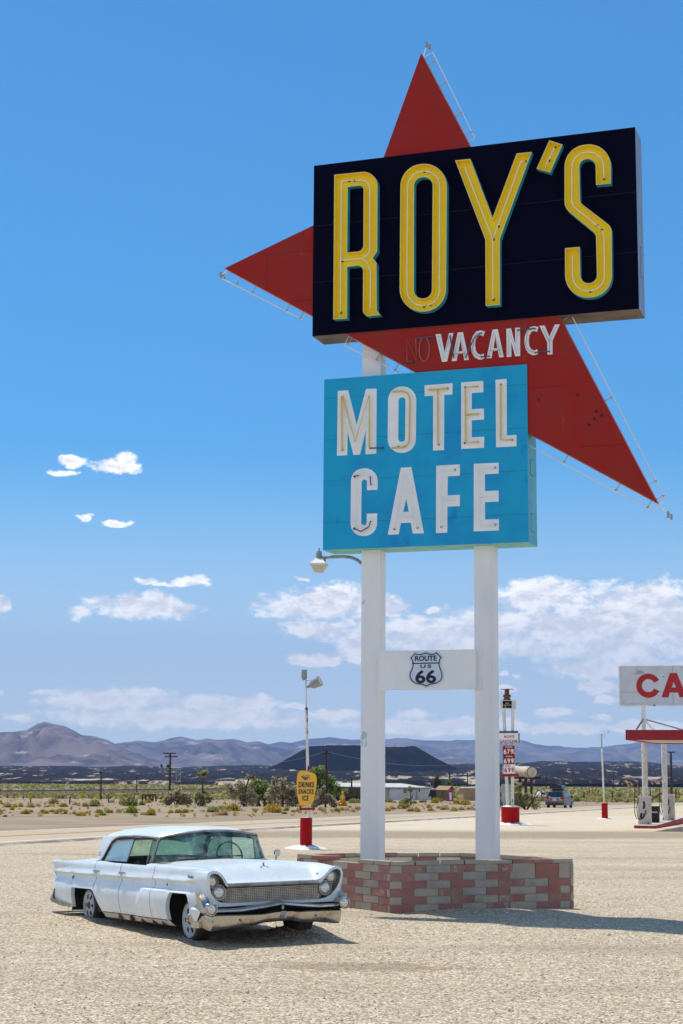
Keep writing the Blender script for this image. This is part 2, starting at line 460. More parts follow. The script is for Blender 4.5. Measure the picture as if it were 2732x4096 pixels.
channel([[(82, 140, 300), (706, 66, 300), (716, 2062, 305), (92, 2122, 305)], [(266, 300, 116), (516, 268, 116), (525, 1898, 116), (283, 1928, 116)]], 1560, 620, K).build('letter', [yellow, cyan, rim_pale], nameboard)
channel([[(75, 254), (278, 231), (588, 1018), (900, 150), (1103, 127), (690, 1300), (701, 2188), (510, 2203), (495, 1315)]], 1780, 560, K).build('letter', [yellow, cyan, rim_pale], nameboard)
channel([[(262, 102), (440, 158), (280, 537), (96, 486)]], 2100, 520, K).build('letter', [yellow, cyan, rim_pale], nameboard)
channel([[(1095, 675), (1090, 112, 290), (467, 190, 300), (478, 1010, 190), (905, 1355, 110), (928, 2000, 108), (707, 2030, 108), (688, 1529), (491, 1548), (503, 2240, 300), (1133, 2180, 300), (1112, 1252, 130), (685, 935, 90), (667, 365, 106), (884, 330, 106), (897, 693)]], 2100, 520, K).build('letter', [yellow, cyan, rim_pale], nameboard)
def smooth_path(pts, seg=6):
    """corners of an open path given as (x, y, r) are rounded"""
    out = []
    for i, p in enumerate(pts):
        if len(p) == 2 or i in (0, len(pts) - 1): out.append((p[0], p[1])); continue
        q = rounded([pts[i - 1][:2], p, pts[i + 1][:2]], seg)[1:-1]
        out += [(v.x, v.y) for v in q]
    return out
def neon(b, paths, ox, oy, k, d, r, m=0, closed=False):
    for pth in paths:
        b.cut()
        pp = [onsign(ox + p[0] / k, oy + p[1] / k, d) for p in smooth_path(pth)]
        path = [(p.x, d, p.y) for p in pp]
        if not closed: path = [(path[0][0], d + .03, path[0][2])] + path + [(path[-1][0], d + .03, path[-1][2])]
        b.tube(path, r, 6, m, closed)
b = MB()
neon(b, [[(172, 2110), (163, 352, 20), (310, 335)], [(345, 340), (545, 318, 120), (556, 1320, 100), (455, 1382)], [(190, 1415), (500, 1380, 120), (570, 1560, 80), (572, 2065)]], 1300, 620, K, -.06, .0095)
neon(b, [[(460, 203), (178, 215, 210), (190, 2020, 210), (425, 2010)], [(500, 1995), (626, 1960, 205), (608, 205, 190), (490, 205)]], 1560, 620, K, -.06, .0095)
neon(b, [[(207, 350), (595, 1310), (608, 2110)], [(1015, 250), (960, 252), (612, 1260)]], 1780, 560, K, -.06, .0095)
neon(b, [[(335, 200), (210, 460)], [(1003, 600), (985, 240, 195), (567, 270, 200), (577, 975, 150), (955, 1268)], [(985, 1300), (1014, 1390, 60), (1030, 2110, 205), (605, 2130, 205), (592, 1650)]], 2100, 520, K, -.06, .0095)
b.pieces('neon_tube', tube_white, nameboard)
b = MB()
holes(b, [(268, 350), (348, 345), (195, 1428), (183, 2120)], 1300, 620, K, -.014, .022, 0)
holes(b, [(405, 212), (487, 212), (424, 2025), (508, 2000)], 1560, 620, K, -.014, .022, 0)
holes(b, [(1020, 253), (672, 1135), (605, 1312), (618, 2118)], 1780, 560, K, -.014, .022, 0)
holes(b, [(343, 200), (265, 378), (1005, 612), (920, 1240), (985, 1300), (840, 2125)], 2100, 520, K, -.014, .022, 0)
b.pieces('tube_socket', black, nameboard)
# the star behind
SD0, SD1 = .03, .30
stp = [onsign(*p, SD0) for p in ((1661.2, 209), (2630, 1996), (885.5, 1079), (1459, 793))]
b = MB(); b.plate([stp], SD0, SD1, 0, 1)
for (a0, b0, a1, b1) in ((2103, 1545, 2240, 1531), (2318, 1775, 2360, 1770), (2318, 1775, 2490, 1762), (1062, 1022, 1236, 1003), (1054, 1000, 1054, 1160), (1150, 1208, 1236, 1200)):
    p, q = onsign(a0, b0, SD0), onsign(a1, b1, SD0)
    b.tube([(p.x, SD0, p.y), (q.x, SD0, q.y)], .003, 4, 2)
star = b.build('star', [red_star, red_edge_lit, black], sign)
VK = 2.3059
def flat(b, loops, ox, oy, k, d):
    b.plate([L_(rounded(lp, 7), ox, oy, k, d - .005) for lp in loops], d - .005, d - .0005)
cl = [(808, 112), (770, 102), (730, 112), (700, 150), (682, 200), (680, 260), (690, 310), (715, 350), (750, 370), (780, 371), (806, 358), (799, 315), (775, 328), (745, 318), (726, 290), (719, 235), (723, 190), (740, 158), (765, 145), (793, 156)]
for lp in ([[(353, 144), (401, 140), (438, 310), (476, 133), (517, 129), (462, 394), (415, 397)]],
           [[(557, 125), (605, 121), (664, 375), (621, 380), (610, 320), (560, 323), (550, 386), (505, 389)], [(583, 190), (602, 297), (566, 300)]],
           [cl], [[(878, 94), (926, 90), (985, 345), (942, 349), (930, 287), (882, 291), (872, 357), (826, 360)], [(905, 160), (924, 264), (888, 268)]],
           [[(1005, 85), (1048, 80), (1089, 225), (1086, 75), (1131, 71), (1136, 333), (1090, 337), (1052, 205), (1055, 341), (1012, 345)]],
           [[(x + 494, y - 46) for x, y in cl]], [[(1310, 53), (1358, 50), (1403, 150), (1452, 40), (1498, 37), (1432, 190), (1434, 315), (1386, 318), (1384, 205)]]):
    b = MB(); flat(b, lp, 1580, 1270, VK, SD0); b.build('letter', lettering_white, star)
b = MB()
neon(b, [[(380, 160), (430, 372), (486, 152)], [(523, 355), (575, 140), (632, 355)], [(540, 318), (612, 315)], [(775, 123), (715, 140, 40), (690, 320, 60), (772, 348)], [(848, 338), (890, 108), (955, 325)], [(860, 285), (935, 280)], [(1028, 320), (1028, 95), (1105, 310), (1105, 95)], [(1270, 77), (1200, 95, 40), (1182, 270, 60), (1272, 300)], [(1338, 75), (1402, 195), (1405, 287)], [(1402, 195), (1462, 62)]], 1580, 1270, VK, SD0 - .04, .006)
b.pieces('neon_tube', tube_clear, star)
b = MB()
oo = [(250 + 47 * math.cos(a), 283 + 113 * math.sin(a)) for a in [i * PI / 10 for i in range(20)]]
neon(b, [[(148, 398), (93, 402), (86, 190), (178, 388), (172, 180)]], 1580, 1270, VK, SD0 - .04, .008)
neon(b, [oo], 1580, 1270, VK, SD0 - .04, .008, closed=True)
b.pieces('neon_tube', tube_red, star)
b = MB()
neon(b, [[(172, 180), (330, 168)], [(93, 402), (148, 398)], [(486, 152), (523, 355)], [(632, 355), (705, 180, 60), (775, 123)], [(772, 346), (848, 338)], [(1105, 95), (1215, 83), (1270, 77)], [(1272, 300), (1405, 287)]], 1580, 1270, VK, SD0 - .047, .011)
b.pieces('neon_tube', tube_blue, star)
# border tubing of the star on stand-offs
b = MB(); bk = MB()
def border(p, q, out, fr, ends=True):
    p = V(p); q = V(q); n = V((out[0], out[1])).normalized()
    dm = (SD0 + SD1) / 2
    a, c = p + n * .17, q + n * .125
    b.cut(); b.tube([(p.x, dm, p.y), (a.x, dm, a.y), (c.x, dm, c.y), (q.x, dm, q.y)], .009, 6)
    for t in fr:
        g = p.lerp(q, t); h = g + n * .125
        bk.cut(); bk.tube([(g.x, dm, g.y), (h.x, dm, h.y)], .008, 5)
        bk.tube([(h.x - .02, dm, h.y), (h.x + .02, dm, h.y)], .016, 5)
e = (stp[1] - stp[0]).normalized(); nr = V((-e.y, e.x)); nr = nr if nr.x > 0 else -nr
border(stp[0] + e * .02, stp[0].lerp(stp[1], .205), nr, (.1, .35, .7, .93))
border(stp[0].lerp(stp[1], .595), stp[1], nr, (.04, .47, .9, .975))
e = (stp[1] - stp[2]).normalized(); nr = V((-e.y, e.x)); nr = nr if nr.y < 0 else -nr
border(stp[2], stp[2].lerp(stp[1], .2), nr, (.17, .37, .8, .97))
border(stp[2].lerp(stp[1], .305), stp[2].lerp(stp[1], .455), nr, (.05, .5, .8))
border(stp[2].lerp(stp[1], .70), stp[1], nr, (.06, .36, .73, .95))
for p, dx, dz in ((stp[0], .06, .2), (stp[2], -.12, -.07), (stp[1], .14, -.17)):
    b.cut(); b.tube([(p.x, .16, p.y), (p.x + dx * .9, .16, p.y + dz * .9)], .010, 5)
    bk.cut(); bk.box((p.x + dx, .16, p.y + dz), (.04, .04, .10), 1)
    bk.cut(); bk.box((p.x + dx + .045, .2, p.y + dz - .03), (.03, .03, .09), 1)
b.pieces('neon_tube', tube_white, star); bk.pieces('tube_bracket', [tube_clear, steel], star)
b = MB()
for p in ((128, 1014), (536, 961), (730, 1132), (786, 1172), (711, 1207), (655, 1271)):
    b.cut(); c = onsign(2100 + p[0] / 2.613, 1200 + p[1] / 2.613, SD0)
    b.lathe([(.024, 0), (.024, .003)], 10, 0, Matrix.Translation((c.x, SD0 - .001, c.y)) @ Matrix.Rotation(PI / 2, 4, 'X'))
b.pieces('bolt_hole', black, star)
# the lower board
b = MB(); sbox(b, M0, M1, 0, MD, MZ0, MZ1, 0, 1, 2)
for z in (.155, .40, .64, .885): b.box(((M0 + M1) / 2, -.0006, lerp(MZ0, MZ1, z)), (M1 - M0 - .01, .003, .003), 3)
for (x, z) in ((.13, .88), (.62, .54), (.20, .575), (.90, .79)):
    pass
b.box((M1 + .001, MD * .45, lerp(MZ0, MZ1, .12)), (.004, .20, .30), 3); b.box((M1 + .002, MD * .45, lerp(MZ0, MZ1, .12)), (.004, .18, .28), 1)
b.box((M1 + .001, MD * .45, lerp(MZ0, MZ1, .43)), (.004, .20, .26), 3); b.box((M1 + .002, MD * .45, lerp(MZ0, MZ1, .43)), (.004, .18, .24), 1)
mboard = b.build('motel_board', [blue_board, blue_edge, teal_soffit, black], sign)
MK = 1.9122
for lp in ([[(86, 160), (165, 154), (234, 415), (302, 142), (383, 139), (386, 636), (304, 642), (304, 457), (262, 645), (212, 649), (165, 470), (165, 651), (86, 656)]],
           [[(472, 128, 104), (687, 111, 104), (687, 620, 104), (472, 636, 104)], [(552, 206, 24), (605, 201, 24), (605, 541, 24), (552, 546, 24)]],
           [[(749, 109), (963, 90), (963, 176), (900, 181), (904, 602), (820, 607), (816, 187), (751, 192)]],
           [[(1029, 83), (1197, 69), (1200, 156), (1110, 163), (1112, 287), (1205, 280), (1207, 365), (1113, 372), (1115, 502), (1210, 496), (1210, 581), (1035, 592)]],
           [[(1291, 60), (1376, 52), (1383, 485), (1457, 478), (1458, 566), (1302, 576)]]):
    b = MB(); flat(b, lp, 1300, 1480, MK, 0); b.build('letter', lettering_white, mboard)
CK = 2.24
for lp in ([[(333, 306), (333, 108, 112), (95, 124, 112), (96, 732, 112), (333, 714, 112), (333, 518), (240, 523), (240, 624, 24), (190, 628, 24), (190, 219, 24), (239, 215, 23), (239, 313)]],
           [[(540, 106), (634, 100), (754, 692), (655, 696), (635, 598), (547, 603), (528, 704), (431, 709)], [(592, 380), (616, 500), (566, 503)]],
           [[(857, 85), (1068, 70), (1069, 172), (961, 179), (961, 350), (1072, 343), (1073, 444), (961, 450), (963, 683), (862, 688)]],
           [[(1193, 63), (1416, 51), (1417, 148), (1293, 156), (1296, 307), (1418, 300), (1420, 399), (1297, 406), (1301, 562), (1424, 556), (1425, 658), (1200, 669)]]):
    b = MB(); flat(b, lp, 1360, 1820, CK, 0); b.build('letter', lettering_white, mboard)
b = MB()
neon(b, [[(125, 612), (115, 200), (122, 198), (222, 548), (328, 185), (333, 595)], [(780, 142), (925, 132)], [(850, 142), (858, 560)], [(1155, 110), (1060, 120), (1070, 545), (1165, 537)], [(1068, 330), (1163, 323)], [(1332, 97), (1338, 520), (1425, 517)]], 1300, 1480, MK, -.045, .0125)
neon(b, [[(505, 160, 64), (638, 150, 64), (638, 585, 64), (505, 590, 64)]], 1300, 1480, MK, -.045, .0125, closed=False)
b.pieces('neon_tube', tube_gold, mboard)
b = MB()
neon(b, [[(272, 260), (262, 170, 60), (135, 172, 60), (130, 680, 60), (268, 670, 60), (274, 590)], [(490, 655), (565, 160), (578, 160), (695, 645)], [(505, 555), (655, 543)], [(1025, 120), (902, 126), (908, 632)], [(905, 395), (1025, 388)], [(1385, 97), (1232, 104), (1252, 610), (1392, 604)], [(1240, 360), (1368, 352)]], 1360, 1820, CK, -.045, .0075)
b.pieces('neon_tube', tube_white, mboard)
b = MB()
holes(b, [(127, 612), (434, 592), (925, 132), (862, 562), (1060, 121), (1064, 546), (1333, 97), (1426, 519), (555, 583), (602, 580)], 1300, 1480, MK, -.007, .02, 0)
holes(b, [(126, 192), (128, 658), (490, 657), (697, 644), (910, 632), (1025, 120), (1385, 97), (1393, 606)], 1360, 1820, CK, -.007, .02, 0)
neon(b, [[(126, 192), (160, 180)], [(128, 658), (190, 682), (262, 640), (274, 588)], [(272, 262), (266, 190)]], 1360, 1820, CK, -.05, .010)
neon(b, [[(333, 595), (434, 590)]], 1300, 1480, MK, -.045, .011)
b.pieces('tube_socket', tube_blue, mboard)
# cross board with the road shield
d0 = .10
q = [onsign(1400 + x / 2.24, 2550 + y / 2.24, d0) for x, y in ((272, 115), (1137, 92), (1140, 445), (272, 467))]
b = MB(); b.bbox((q[0].x, d0, (q[2].y + q[3].y) / 2), (q[1].x, PD0 - .003, (q[0].y + q[1].y) / 2))
for x in (q[0].x - .03, q[1].x + .03):
    for z in (q[2].y + .06, q[0].y - .06): b.box((x, PD0 - .008, z), (.10, .012, .12))
cross = b.build('cross_board', white_paint, sign)
SP = [(265, 120), (350, 165), (450, 182), (560, 160), (695, 105), (800, 150), (920, 168), (1020, 150), (1130, 88), (1370, 335), (1300, 440), (1277, 560), (1292, 680), (1345, 820), (1395, 960), (1402, 1100), (1365, 1230), (1275, 1330), (1150, 1402), (1000, 1438), (900, 1455), (810, 1490), (718, 1550), (640, 1492), (550, 1460), (400, 1450), (270, 1410), (150, 1330), (65, 1210), (28, 1080), (42, 950), (90, 830), (140, 700), (148, 580), (110, 460), (35, 375)]
d1 = d0 - .012
sp = L_(SP, 1640, 2590, 9.8, d1)
b = MB(); b.plate([sp], d1 - .008, d0 - .001, 0)
o1, o2 = offset(sp, .018), offset(sp, .034)
b.plate([o1, o2], d1 - .011, d1 - .007, 1)
def zl(x, y): return onsign(1640 + x / 9.8, 2590 + y / 9.8, d1)
a, c = zl(160, 575), zl(1245, 542)
b.bbox((a.x, d1 - .011, c.y - .016), (c.x, d1 - .007, c.y + .002), 1)
for s, x0, y0, x1, y1, bo in (('ROUTE', 275, 500, 1125, 265, .03), ('US', 487, 770, 920, 620, .03), ('66', 300, 1375, 1112, 825, .03)):
    a, c = zl(x0, y0), zl(x1, y1)
    b.text(s, a.x, c.x, a.y, c.y, d1 - .010, .004, bo, 0, 1, 1.4 if s == 'US' else 1.)
b.build('road_shield', [sign_white, sign_ink], cross)

# the lamp on its arm
def si(px, py, d=.3):
    p = onsign(px, py, d); return V((p.x, d, p.y))
lamp = thing('street_lamp', 'grey lantern street lamp on a curved arm under the blue board', 'lamp', (SX, SY, 0), -SYAW)
k = 4.48
pt = lambda x, y: si(1200 + x / k, 2150 + y / k, .35)
b = MB(); b.tube([pt(1118, 462), pt(1040, 400), pt(960, 365), pt(880, 348), pt(780, 342), pt(640, 348), pt(440, 360), pt(400, 362)], .026, 8)
b.build('lamp_arm', steel, lamp, True)
c0 = pt(352, 480)
b = MB()
cs = (pt(400, 480).x - pt(300, 480).x) / 100
def lantern(prof, n=4, m=0):
    b.lathe([(r * cs, (480 - y) * cs) for r, y in prof], n, m, Matrix.Translation(c0) @ Matrix.Rotation(.95, 4, 'Z'))
lantern([(190, 505), (192, 476), (70, 385), (60, 380)])
lantern([(60, 390), (54, 350), (42, 265), (36, 262)], 12, 1)
lantern([(14, 262), (12, 212)], 8, 1)
b.tube([pt(440, 355), pt(440, 470)], .035, 6, 1)
b.build('lamp_housing', [rusty_white, steel], lamp)
b = MB(); lantern([(178, 500), (104, 606), (95, 622)]); b.build('lamp_lens', mat('lamp_lens', (.55, .47, .36), rough=.25), lamp)

# ---------------------------------------------------------------- brick planter round the posts
tan_block = mat('block_tan', (.43, .365, .275), (.34, .29, .22), 3., .4, .75, rough=.95, bump=.5, bs=60., var=.12)
red_block2 = mat('block_red_worn', (.38, .20, .155), (.31, .13, .10), 5., .4, .7, rough=.95, bump=.5, bs=60., var=.15, spots=[((.42, .35, .28), 7., .58, .66)])
tan_block2 = mat('block_tan_worn', (.41, .355, .285), (.31, .27, .22), 4., .4, .7, rough=.95, bump=.5, bs=60., var=.15, spots=[((.20, .18, .15), 6., .62, .7)])
red_block = mat('block_red', (.37, .16, .125), (.30, .125, .10), 3., .4, .75, rough=.95, bump=.5, bs=60., var=.12)
mortar = mat('mortar', (.30, .285, .26), rough=.95)
cream_block = mat('block_cream', (.72, .64, .48), (.60, .53, .40), 3., rough=.95, bump=.4, bs=60.)
FP = [V((p[0] + .03, p[1])) for p in ((.725, 25.2), (2.64, 25.98), (3.62, 26.32), (2.66, 27.62), (2.02, 28.1), (.16, 27.85), (-.20, 27.5), (-.71, 27.25))]
PH = .75
planter = thing('brick_planter', 'low planter ring of red and tan blocks round the tall sign posts', 'planter', (0, 0, 0))
inner = offset(FP, .17)
b = MB(); n = len(FP); rnd = random.Random(3)
core_o, core_i = offset(FP, .008), offset(FP, .155)
for i in range(n):
    j = (i + 1) % n
    b.add([(core_o[i].x, core_o[i].y, -.1), (core_o[j].x, core_o[j].y, -.1), (core_o[j].x, core_o[j].y, PH - .062), (core_o[i].x, core_o[i].y, PH - .062),
           (core_i[i].x, core_i[i].y, -.1), (core_i[j].x, core_i[j].y, -.1), (core_i[j].x, core_i[j].y, PH - .062), (core_i[i].x, core_i[i].y, PH - .062)],
          [(0, 1, 2, 3), (5, 4, 7, 6), (3, 2, 6, 7)], 2)
CH = (PH - .06) / 6.0
def course(i, inside, z0, z1, off, L, pal, depth=.06, skip=None):
    j = (i + 1) % n
    A, B_ = (inner[i], inner[j]) if inside else (FP[i], FP[j])
    d = (B_ - A); ln = d.length; d.normalize()
    nn = V((d.y, -d.x)) * (-1 if inside else 1)
    s = -off * L; k = 0
    while s < ln:
        a, c = max(s, 0), min(s + L - .012, ln)
        if c - a > .03 and not (skip and skip(a, c)):
            m = pal(k)
            g = lambda: rnd.uniform(-.0025, .0025)
            ex = rnd.uniform(0, .004)
            P0, P1 = A + d * a, A + d * c
            o = nn * ex
            q0, q1 = P0 - nn * depth, P1 - nn * depth
            vs = [(P0.x + o.x + g(), P0.y + o.y + g(), z0 + g()), (P1.x + o.x + g(), P1.y + o.y + g(), z0 + g()), (P1.x + o.x + g(), P1.y + o.y + g(), z1 + g()), (P0.x + o.x + g(), P0.y + o.y + g(), z1 + g()),
                  (q0.x, q0.y, z0), (q1.x, q1.y, z0), (q1.x, q1.y, z1), (q0.x, q0.y, z1)]
            fs = [(0, 1, 2, 3), (5, 4, 7, 6), (3, 2, 6, 7), (4, 5, 1, 0), (4, 0, 3, 7), (1, 5, 6, 2)]
            if inside: fs = [f[::-1] for f in fs]
            b.add(vs, fs, m)
        s += L; k += 1
for i in range(n):
    b.bbox((0, 0, -5), (.01, .01, -5.01), 2) if False else None
    for r in range(6):
        z0 = .01 + r * CH; z1 = z0 + CH - .012
        par = (r + i) % 2
        def pal(k, par=par, r=r): return (1 if (k + (r // 1 * 1) % 2 * 0 + par) % 2 == 0 else 0) + (4 if rnd.random() < .4 else 0) if rnd.random() > .06 else 4
        big = (lambda a, c: a > -1) if (i == 1 and r in (4, 5)) else None
        course(i, False, z0, z1, .5 * (r % 2), .405, pal, skip=big)
    if i == 1: course(i, False, .01 + 4 * CH, .01 + 6 * CH - .009, .05, .405, lambda k: (0, 1, 0)[k % 3])
    for r in range(3):
        z0 = .0 + r * .23; course(i, True, z0, min(z0 + .22, PH - .066), .5 * (r % 2), .405, lambda k: 3 if rnd.random() > .2 else 1, .012)
b.build('wall', [tan_block, red_block, mortar, cream_block, tan_block2, red_block2], planter)
b = MB()
for i in range(n):
    j = (i + 1) % n; A, B_ = FP[i], FP[j]; Ai, Bi = inner[i], inner[j]
    ln = (B_ - A).length; k = max(2, round(ln / .405))
    for q in range(k):
        if i == 7 and q in (1, 2, 3): continue
        t0, t1 = q / k + .006, (q + 1) / k - .006
        P = [A.lerp(B_, t0), A.lerp(B_, t1), Ai.lerp(Bi, t1), Ai.lerp(Bi, t0)]
        z0, z1 = PH - .056, PH + rnd.uniform(-.004, .004)
        b.add([(p.x, p.y, z0) for p in P] + [(p.x, p.y, z1) for p in P], [(0, 1, 5, 4), (1, 2, 6, 5), (2, 3, 7, 6), (3, 0, 4, 7), (4, 5, 6, 7), (3, 2, 1, 0)], rnd.choice((0, 0, 0, 1)))
b.build('cap_course', [tan_block, red_block2], planter)
w0 = FP[7].lerp(FP[0], .3)
b = MB(); b.box((w0.x + .04, w0.y + .03, PH - .022), (.42, .19, .06), 0, -.25)
tag(b.build('loose_block', [red_block]), 'loose red cap block sitting skewed on the left rim of the brick planter', 'brick')
b = MB()
soil = offset(FP, .15)
b.add([(p.x, p.y, .22) for p in soil], [tuple(range(n))])
# ---------------------------------------------------------------- ground
CARP, CARTH = V((-1.189, 21.478)), .5143
def carxy(u, v):
    h = V((math.sin(CARTH), -math.cos(CARTH))); l = V((math.cos(CARTH), math.sin(CARTH)))
    return CARP + h * u + l * v
WHEELS = [carxy(u, v) for u in (0, -3.33) for v in (-.80, .80)]
def lotz(x, y):
    z = gz(y)
    if 8 < y < 60 and abs(x) < 30:
        z += .018 * noise.noise(V((x * .5, y * .5, 1))) + .010 * noise.noise(V((x * 1.7, y * 1.7, 5)))
        for w, a_ in zip(WHEELS, (.055, .15, .05, .05)): z += a_ * math.exp(-((x - w.x) ** 2 + (y - w.y) ** 2) / (.12 if a_ < .1 else .22))
        dx, dy = x - 2.3, y - 25.6
        z += .05 * math.exp(-(dx * dx / 1.5 + dy * dy / .12))
    elif y > 230:
        z += .25 * noise.noise(V((x * .02, y * .02, 2))) * min(1, (y - 230) / 200)
    return z
RD = V((.304, 1)).normalized(); RN = V((RD.y, -RD.x))       # along the highway, and across it towards the lot
RA = V((-9.7, 47)); RWD = 5.6
def road(t, w): return RA + RD * t - RN * w                 # w: metres beyond the near edge line
def ground_material():
    m, t, b, co = newmat('gravel_and_desert')
    sx = t.n('ShaderNodeSeparateXYZ', i={0: co})
    y = sx.outputs[1]
    fade = t.ramp(y, 90., 26.)
    v1 = t.n('ShaderNodeTexVoronoi', i={'Vector': t.vm('MULTIPLY', co, (1, 1, 1)), 'Scale': 48.}).outputs
    v2 = t.n('ShaderNodeTexVoronoi', i={'Vector': co, 'Scale': 24.}).outputs
    g = t.n('ShaderNodeSeparateColor', i={0: v1['Color']}).outputs
    g2 = t.n('ShaderNodeSeparateColor', i={0: v2['Color']}).outputs
    stone = t.mix(t.ramp(g[0], .1, .95), (.30, .23, .145, 1), (.90, .755, .55, 1))
    stone = t.mix(t.math('MULTIPLY', t.ramp(g[1], .80, .84), .8), stone, (.13, .11, .085, 1))
    stone = t.mix(t.math('MULTIPLY', t.ramp(g2[0], .90, .92), .6), stone, (.26, .235, .20, 1))
    stone = t.mix(t.math('MULTIPLY', t.ramp(g[2], .86, .90), .6), stone, (.78, .72, .62, 1))
    flat = (.62, .51, .365, 1)
    lot = t.mix(t.math('MULTIPLY', fade, .80), flat, stone)
    st = t.vm('MULTIPLY', co, (.16, .9, 1))
    lot = t.mix(t.math('MULTIPLY', t.ramp(t.noise(st, .42, 6., .6), .50, .72), .5), lot, (.30, .245, .175, 1))
    lot = t.mix(t.math('MULTIPLY', t.ramp(t.noise(t.vm('ADD', st, (9, 2, 0)), .5, 6., .6), .50, .72), .45), lot, (.66, .58, .47, 1))
    lot = t.mix(t.math('MULTIPLY', t.ramp(t.noise(co, .9, 5., .6), .52, .75), .22), lot, (.42, .31, .19, 1))
    ex = t.vm('MULTIPLY_ADD', co, (.62, 1.7, 0), (-.12, -31.6, 0)); pat = t.math('SUBTRACT', 1., t.vm('DOT_PRODUCT', ex, ex))
    lot = t.mix(t.math('MULTIPLY', t.ramp(t.math('MULTIPLY_ADD', t.math('SUBTRACT', t.noise(t.vm('MULTIPLY', co, (1, 2.2, 1)), 2.2, 6., .7), .5), 3.2, pat), .1, .9), .55), lot, (.25, .18, .11, 1))
    # rough darker gravel windrow behind the planter, pale hardpan beyond it
    wy = t.math('ADD', y, t.math('MULTIPLY', sx.outputs[0], -.2))
    wv = t.math('ADD', wy, t.math('MULTIPLY', t.math('SUBTRACT', t.noise(co, .35, 5.), .5), 5.))
    band = t.math('MULTIPLY', t.ramp(wv, 54., 58.), t.ramp(wv, 70., 63.))
    band2 = t.math('MULTIPLY', t.ramp(wv, 64., 72.), t.ramp(wv, 120., 105.))
    lot = t.mix(t.math('MULTIPLY', band, .85), lot, t.mix(t.noise(co, 9., 5., .7), (.13, .105, .075, 1), (.50, .41, .29, 1)))
    lot = t.mix(t.math('MULTIPLY', band2, .62), lot, (.66, .575, .455, 1))
    n8 = t.noise(t.vm('MULTIPLY', co, (1, .8, 1)), 11., 8., .8)  # random tone for gravel clumps, their small shadows put into the colour
    lot = t.mix(1., lot, t.mix(t.ramp(n8, .36, .64), (.78, .755, .715, 1), (1.25, 1.225, 1.17, 1)), 'MULTIPLY')
    dist = t.ramp(y, 28., 45.)
    sk = t.noise(t.vm('MULTIPLY', co, (.35, 2.6, 1)), 1.1, 7., .72)
    lot = t.mix(t.math('MULTIPLY', dist, t.math('MULTIPLY', t.ramp(sk, .46, .68), .62)), lot, (.38, .30, .205, 1))
    lot = t.mix(t.math('MULTIPLY', dist, t.math('MULTIPLY', t.ramp(t.noise(t.vm('MULTIPLY', co, (2., 5., 1)), 1.6, 6., .75), .56, .66), .6)), lot, (.20, .16, .115, 1))
    # beyond the road: brown wash, then scrub flats
    wash = t.mix(t.ramp(t.noise(t.vm('MULTIPLY', co, (.5, 1.2, 1)), .35, 7., .65), .38, .62), (.26, .195, .125, 1), (.37, .285, .19, 1))
    # side of the road: signed distance to the near edge line
    sd = t.vm('DOT_PRODUCT', t.vm('SUBTRACT', co, (RA.x, RA.y, 0)), (-RN.x, -RN.y, 0))
    far = t.ramp(sd, RWD - .6, RWD + .6)
    base = t.mix(far, lot, wash)
    scr = t.mix(t.ramp(t.noise(t.vm('MULTIPLY', co, (1, .30, 1)), .11, 7., .7), .42, .56), (.30, .235, .10, 1), (.16, .145, .045, 1))
    scr = t.mix(t.math('MULTIPLY', t.ramp(t.noise(t.vm('MULTIPLY', co, (1, .14, 1)), .02, 6., .7), .56, .64), .8), scr, (.36, .28, .16, 1))
    base = t.mix(t.ramp(y, 330., 470.), base, scr)
    t.L.new(base, b.inputs['Base Color'])
    b.inputs['Roughness'].default_value = .95; b.inputs['Specular IOR Level'].default_value = .15
    h = t.math('ADD', t.math('MULTIPLY', v1['Distance'], -1.), t.math('MULTIPLY', v2['Distance'], -.8))
    h = t.math('ADD', h, t.math('ADD', t.math('MULTIPLY', t.noise(co, 3., 6., .65), 1.2), t.math('MULTIPLY', t.noise(co, 14., 5., .7), 1.6)))
    bn = t.n('ShaderNodeBump', i={'Height': h, 'Strength': t.math('MULTIPLY_ADD', fade, .50, .12), 'Distance': .035})
    t.L.new(bn.outputs[0], b.inputs['Normal'])
    return m
ys = [-60, -30, -10, 0, 6, 10, 12] + [13 + .22 * i for i in range(95)]
y = ys[-1]
while y < 40000: y *= 1.022 if y < 700 else 1.09; ys.append(y)
rows = []
for y in ys:
    hw = 60 + 1.3 * max(0, y - 12)
    row = []
    for i in range(191):
        q = -1 + 2 * i / 190
        x = hw * (q * .22 + .78 * q ** 5)
        row.append((x, y, lotz(x, y)))
    rows.append(row)
b = MB(); b.grid(rows, flip=True)
gmat = ground_material()
tag(b.build('ground', gmat, smooth=True, ang=180), kind='structure')
# loose stones on the lot
b = MB(); rnd = random.Random(11)
for i in range(7000):
    y = 13.2 + 19 * rnd.random() ** 1.5; x = rnd.uniform(-.23, .23) * y
    r = rnd.choice((.006, .007, .009, .010, .012, .016)) * rnd.uniform(.7, 1.2)
    if rnd.random() < .003: r *= 2.
    c = V((x, y, lotz(x, y) + r * .3))
    M = Matrix.Rotation(rnd.uniform(0, 6), 3, 'Z') @ Matrix.Rotation(rnd.uniform(-.5, .5), 3, 'X')
    vs = [c + M @ V((r * a, r * e * .8, r * f * .7)) for a, e, f in ((1, 0, 0), (-1, .1, 0), (.1, 1, 0), (0, -1, .1), (0, 0, 1), (0, 0, -1))]
    b.add(vs, [(0, 2, 4), (2, 1, 4), (1, 3, 4), (3, 0, 4), (2, 0, 5), (1, 2, 5), (3, 1, 5), (0, 3, 5)], rnd.choice((0, 0, 0, 0, 1, 2, 2)))
tag(b.build('gravel', [mat('stone_tan', (.50, .43, .33), rough=.9), mat('stone_grey', (.30, .28, .25), rough=.9), mat('stone_pale', (.68, .64, .57), rough=.9)]), kind='stuff')
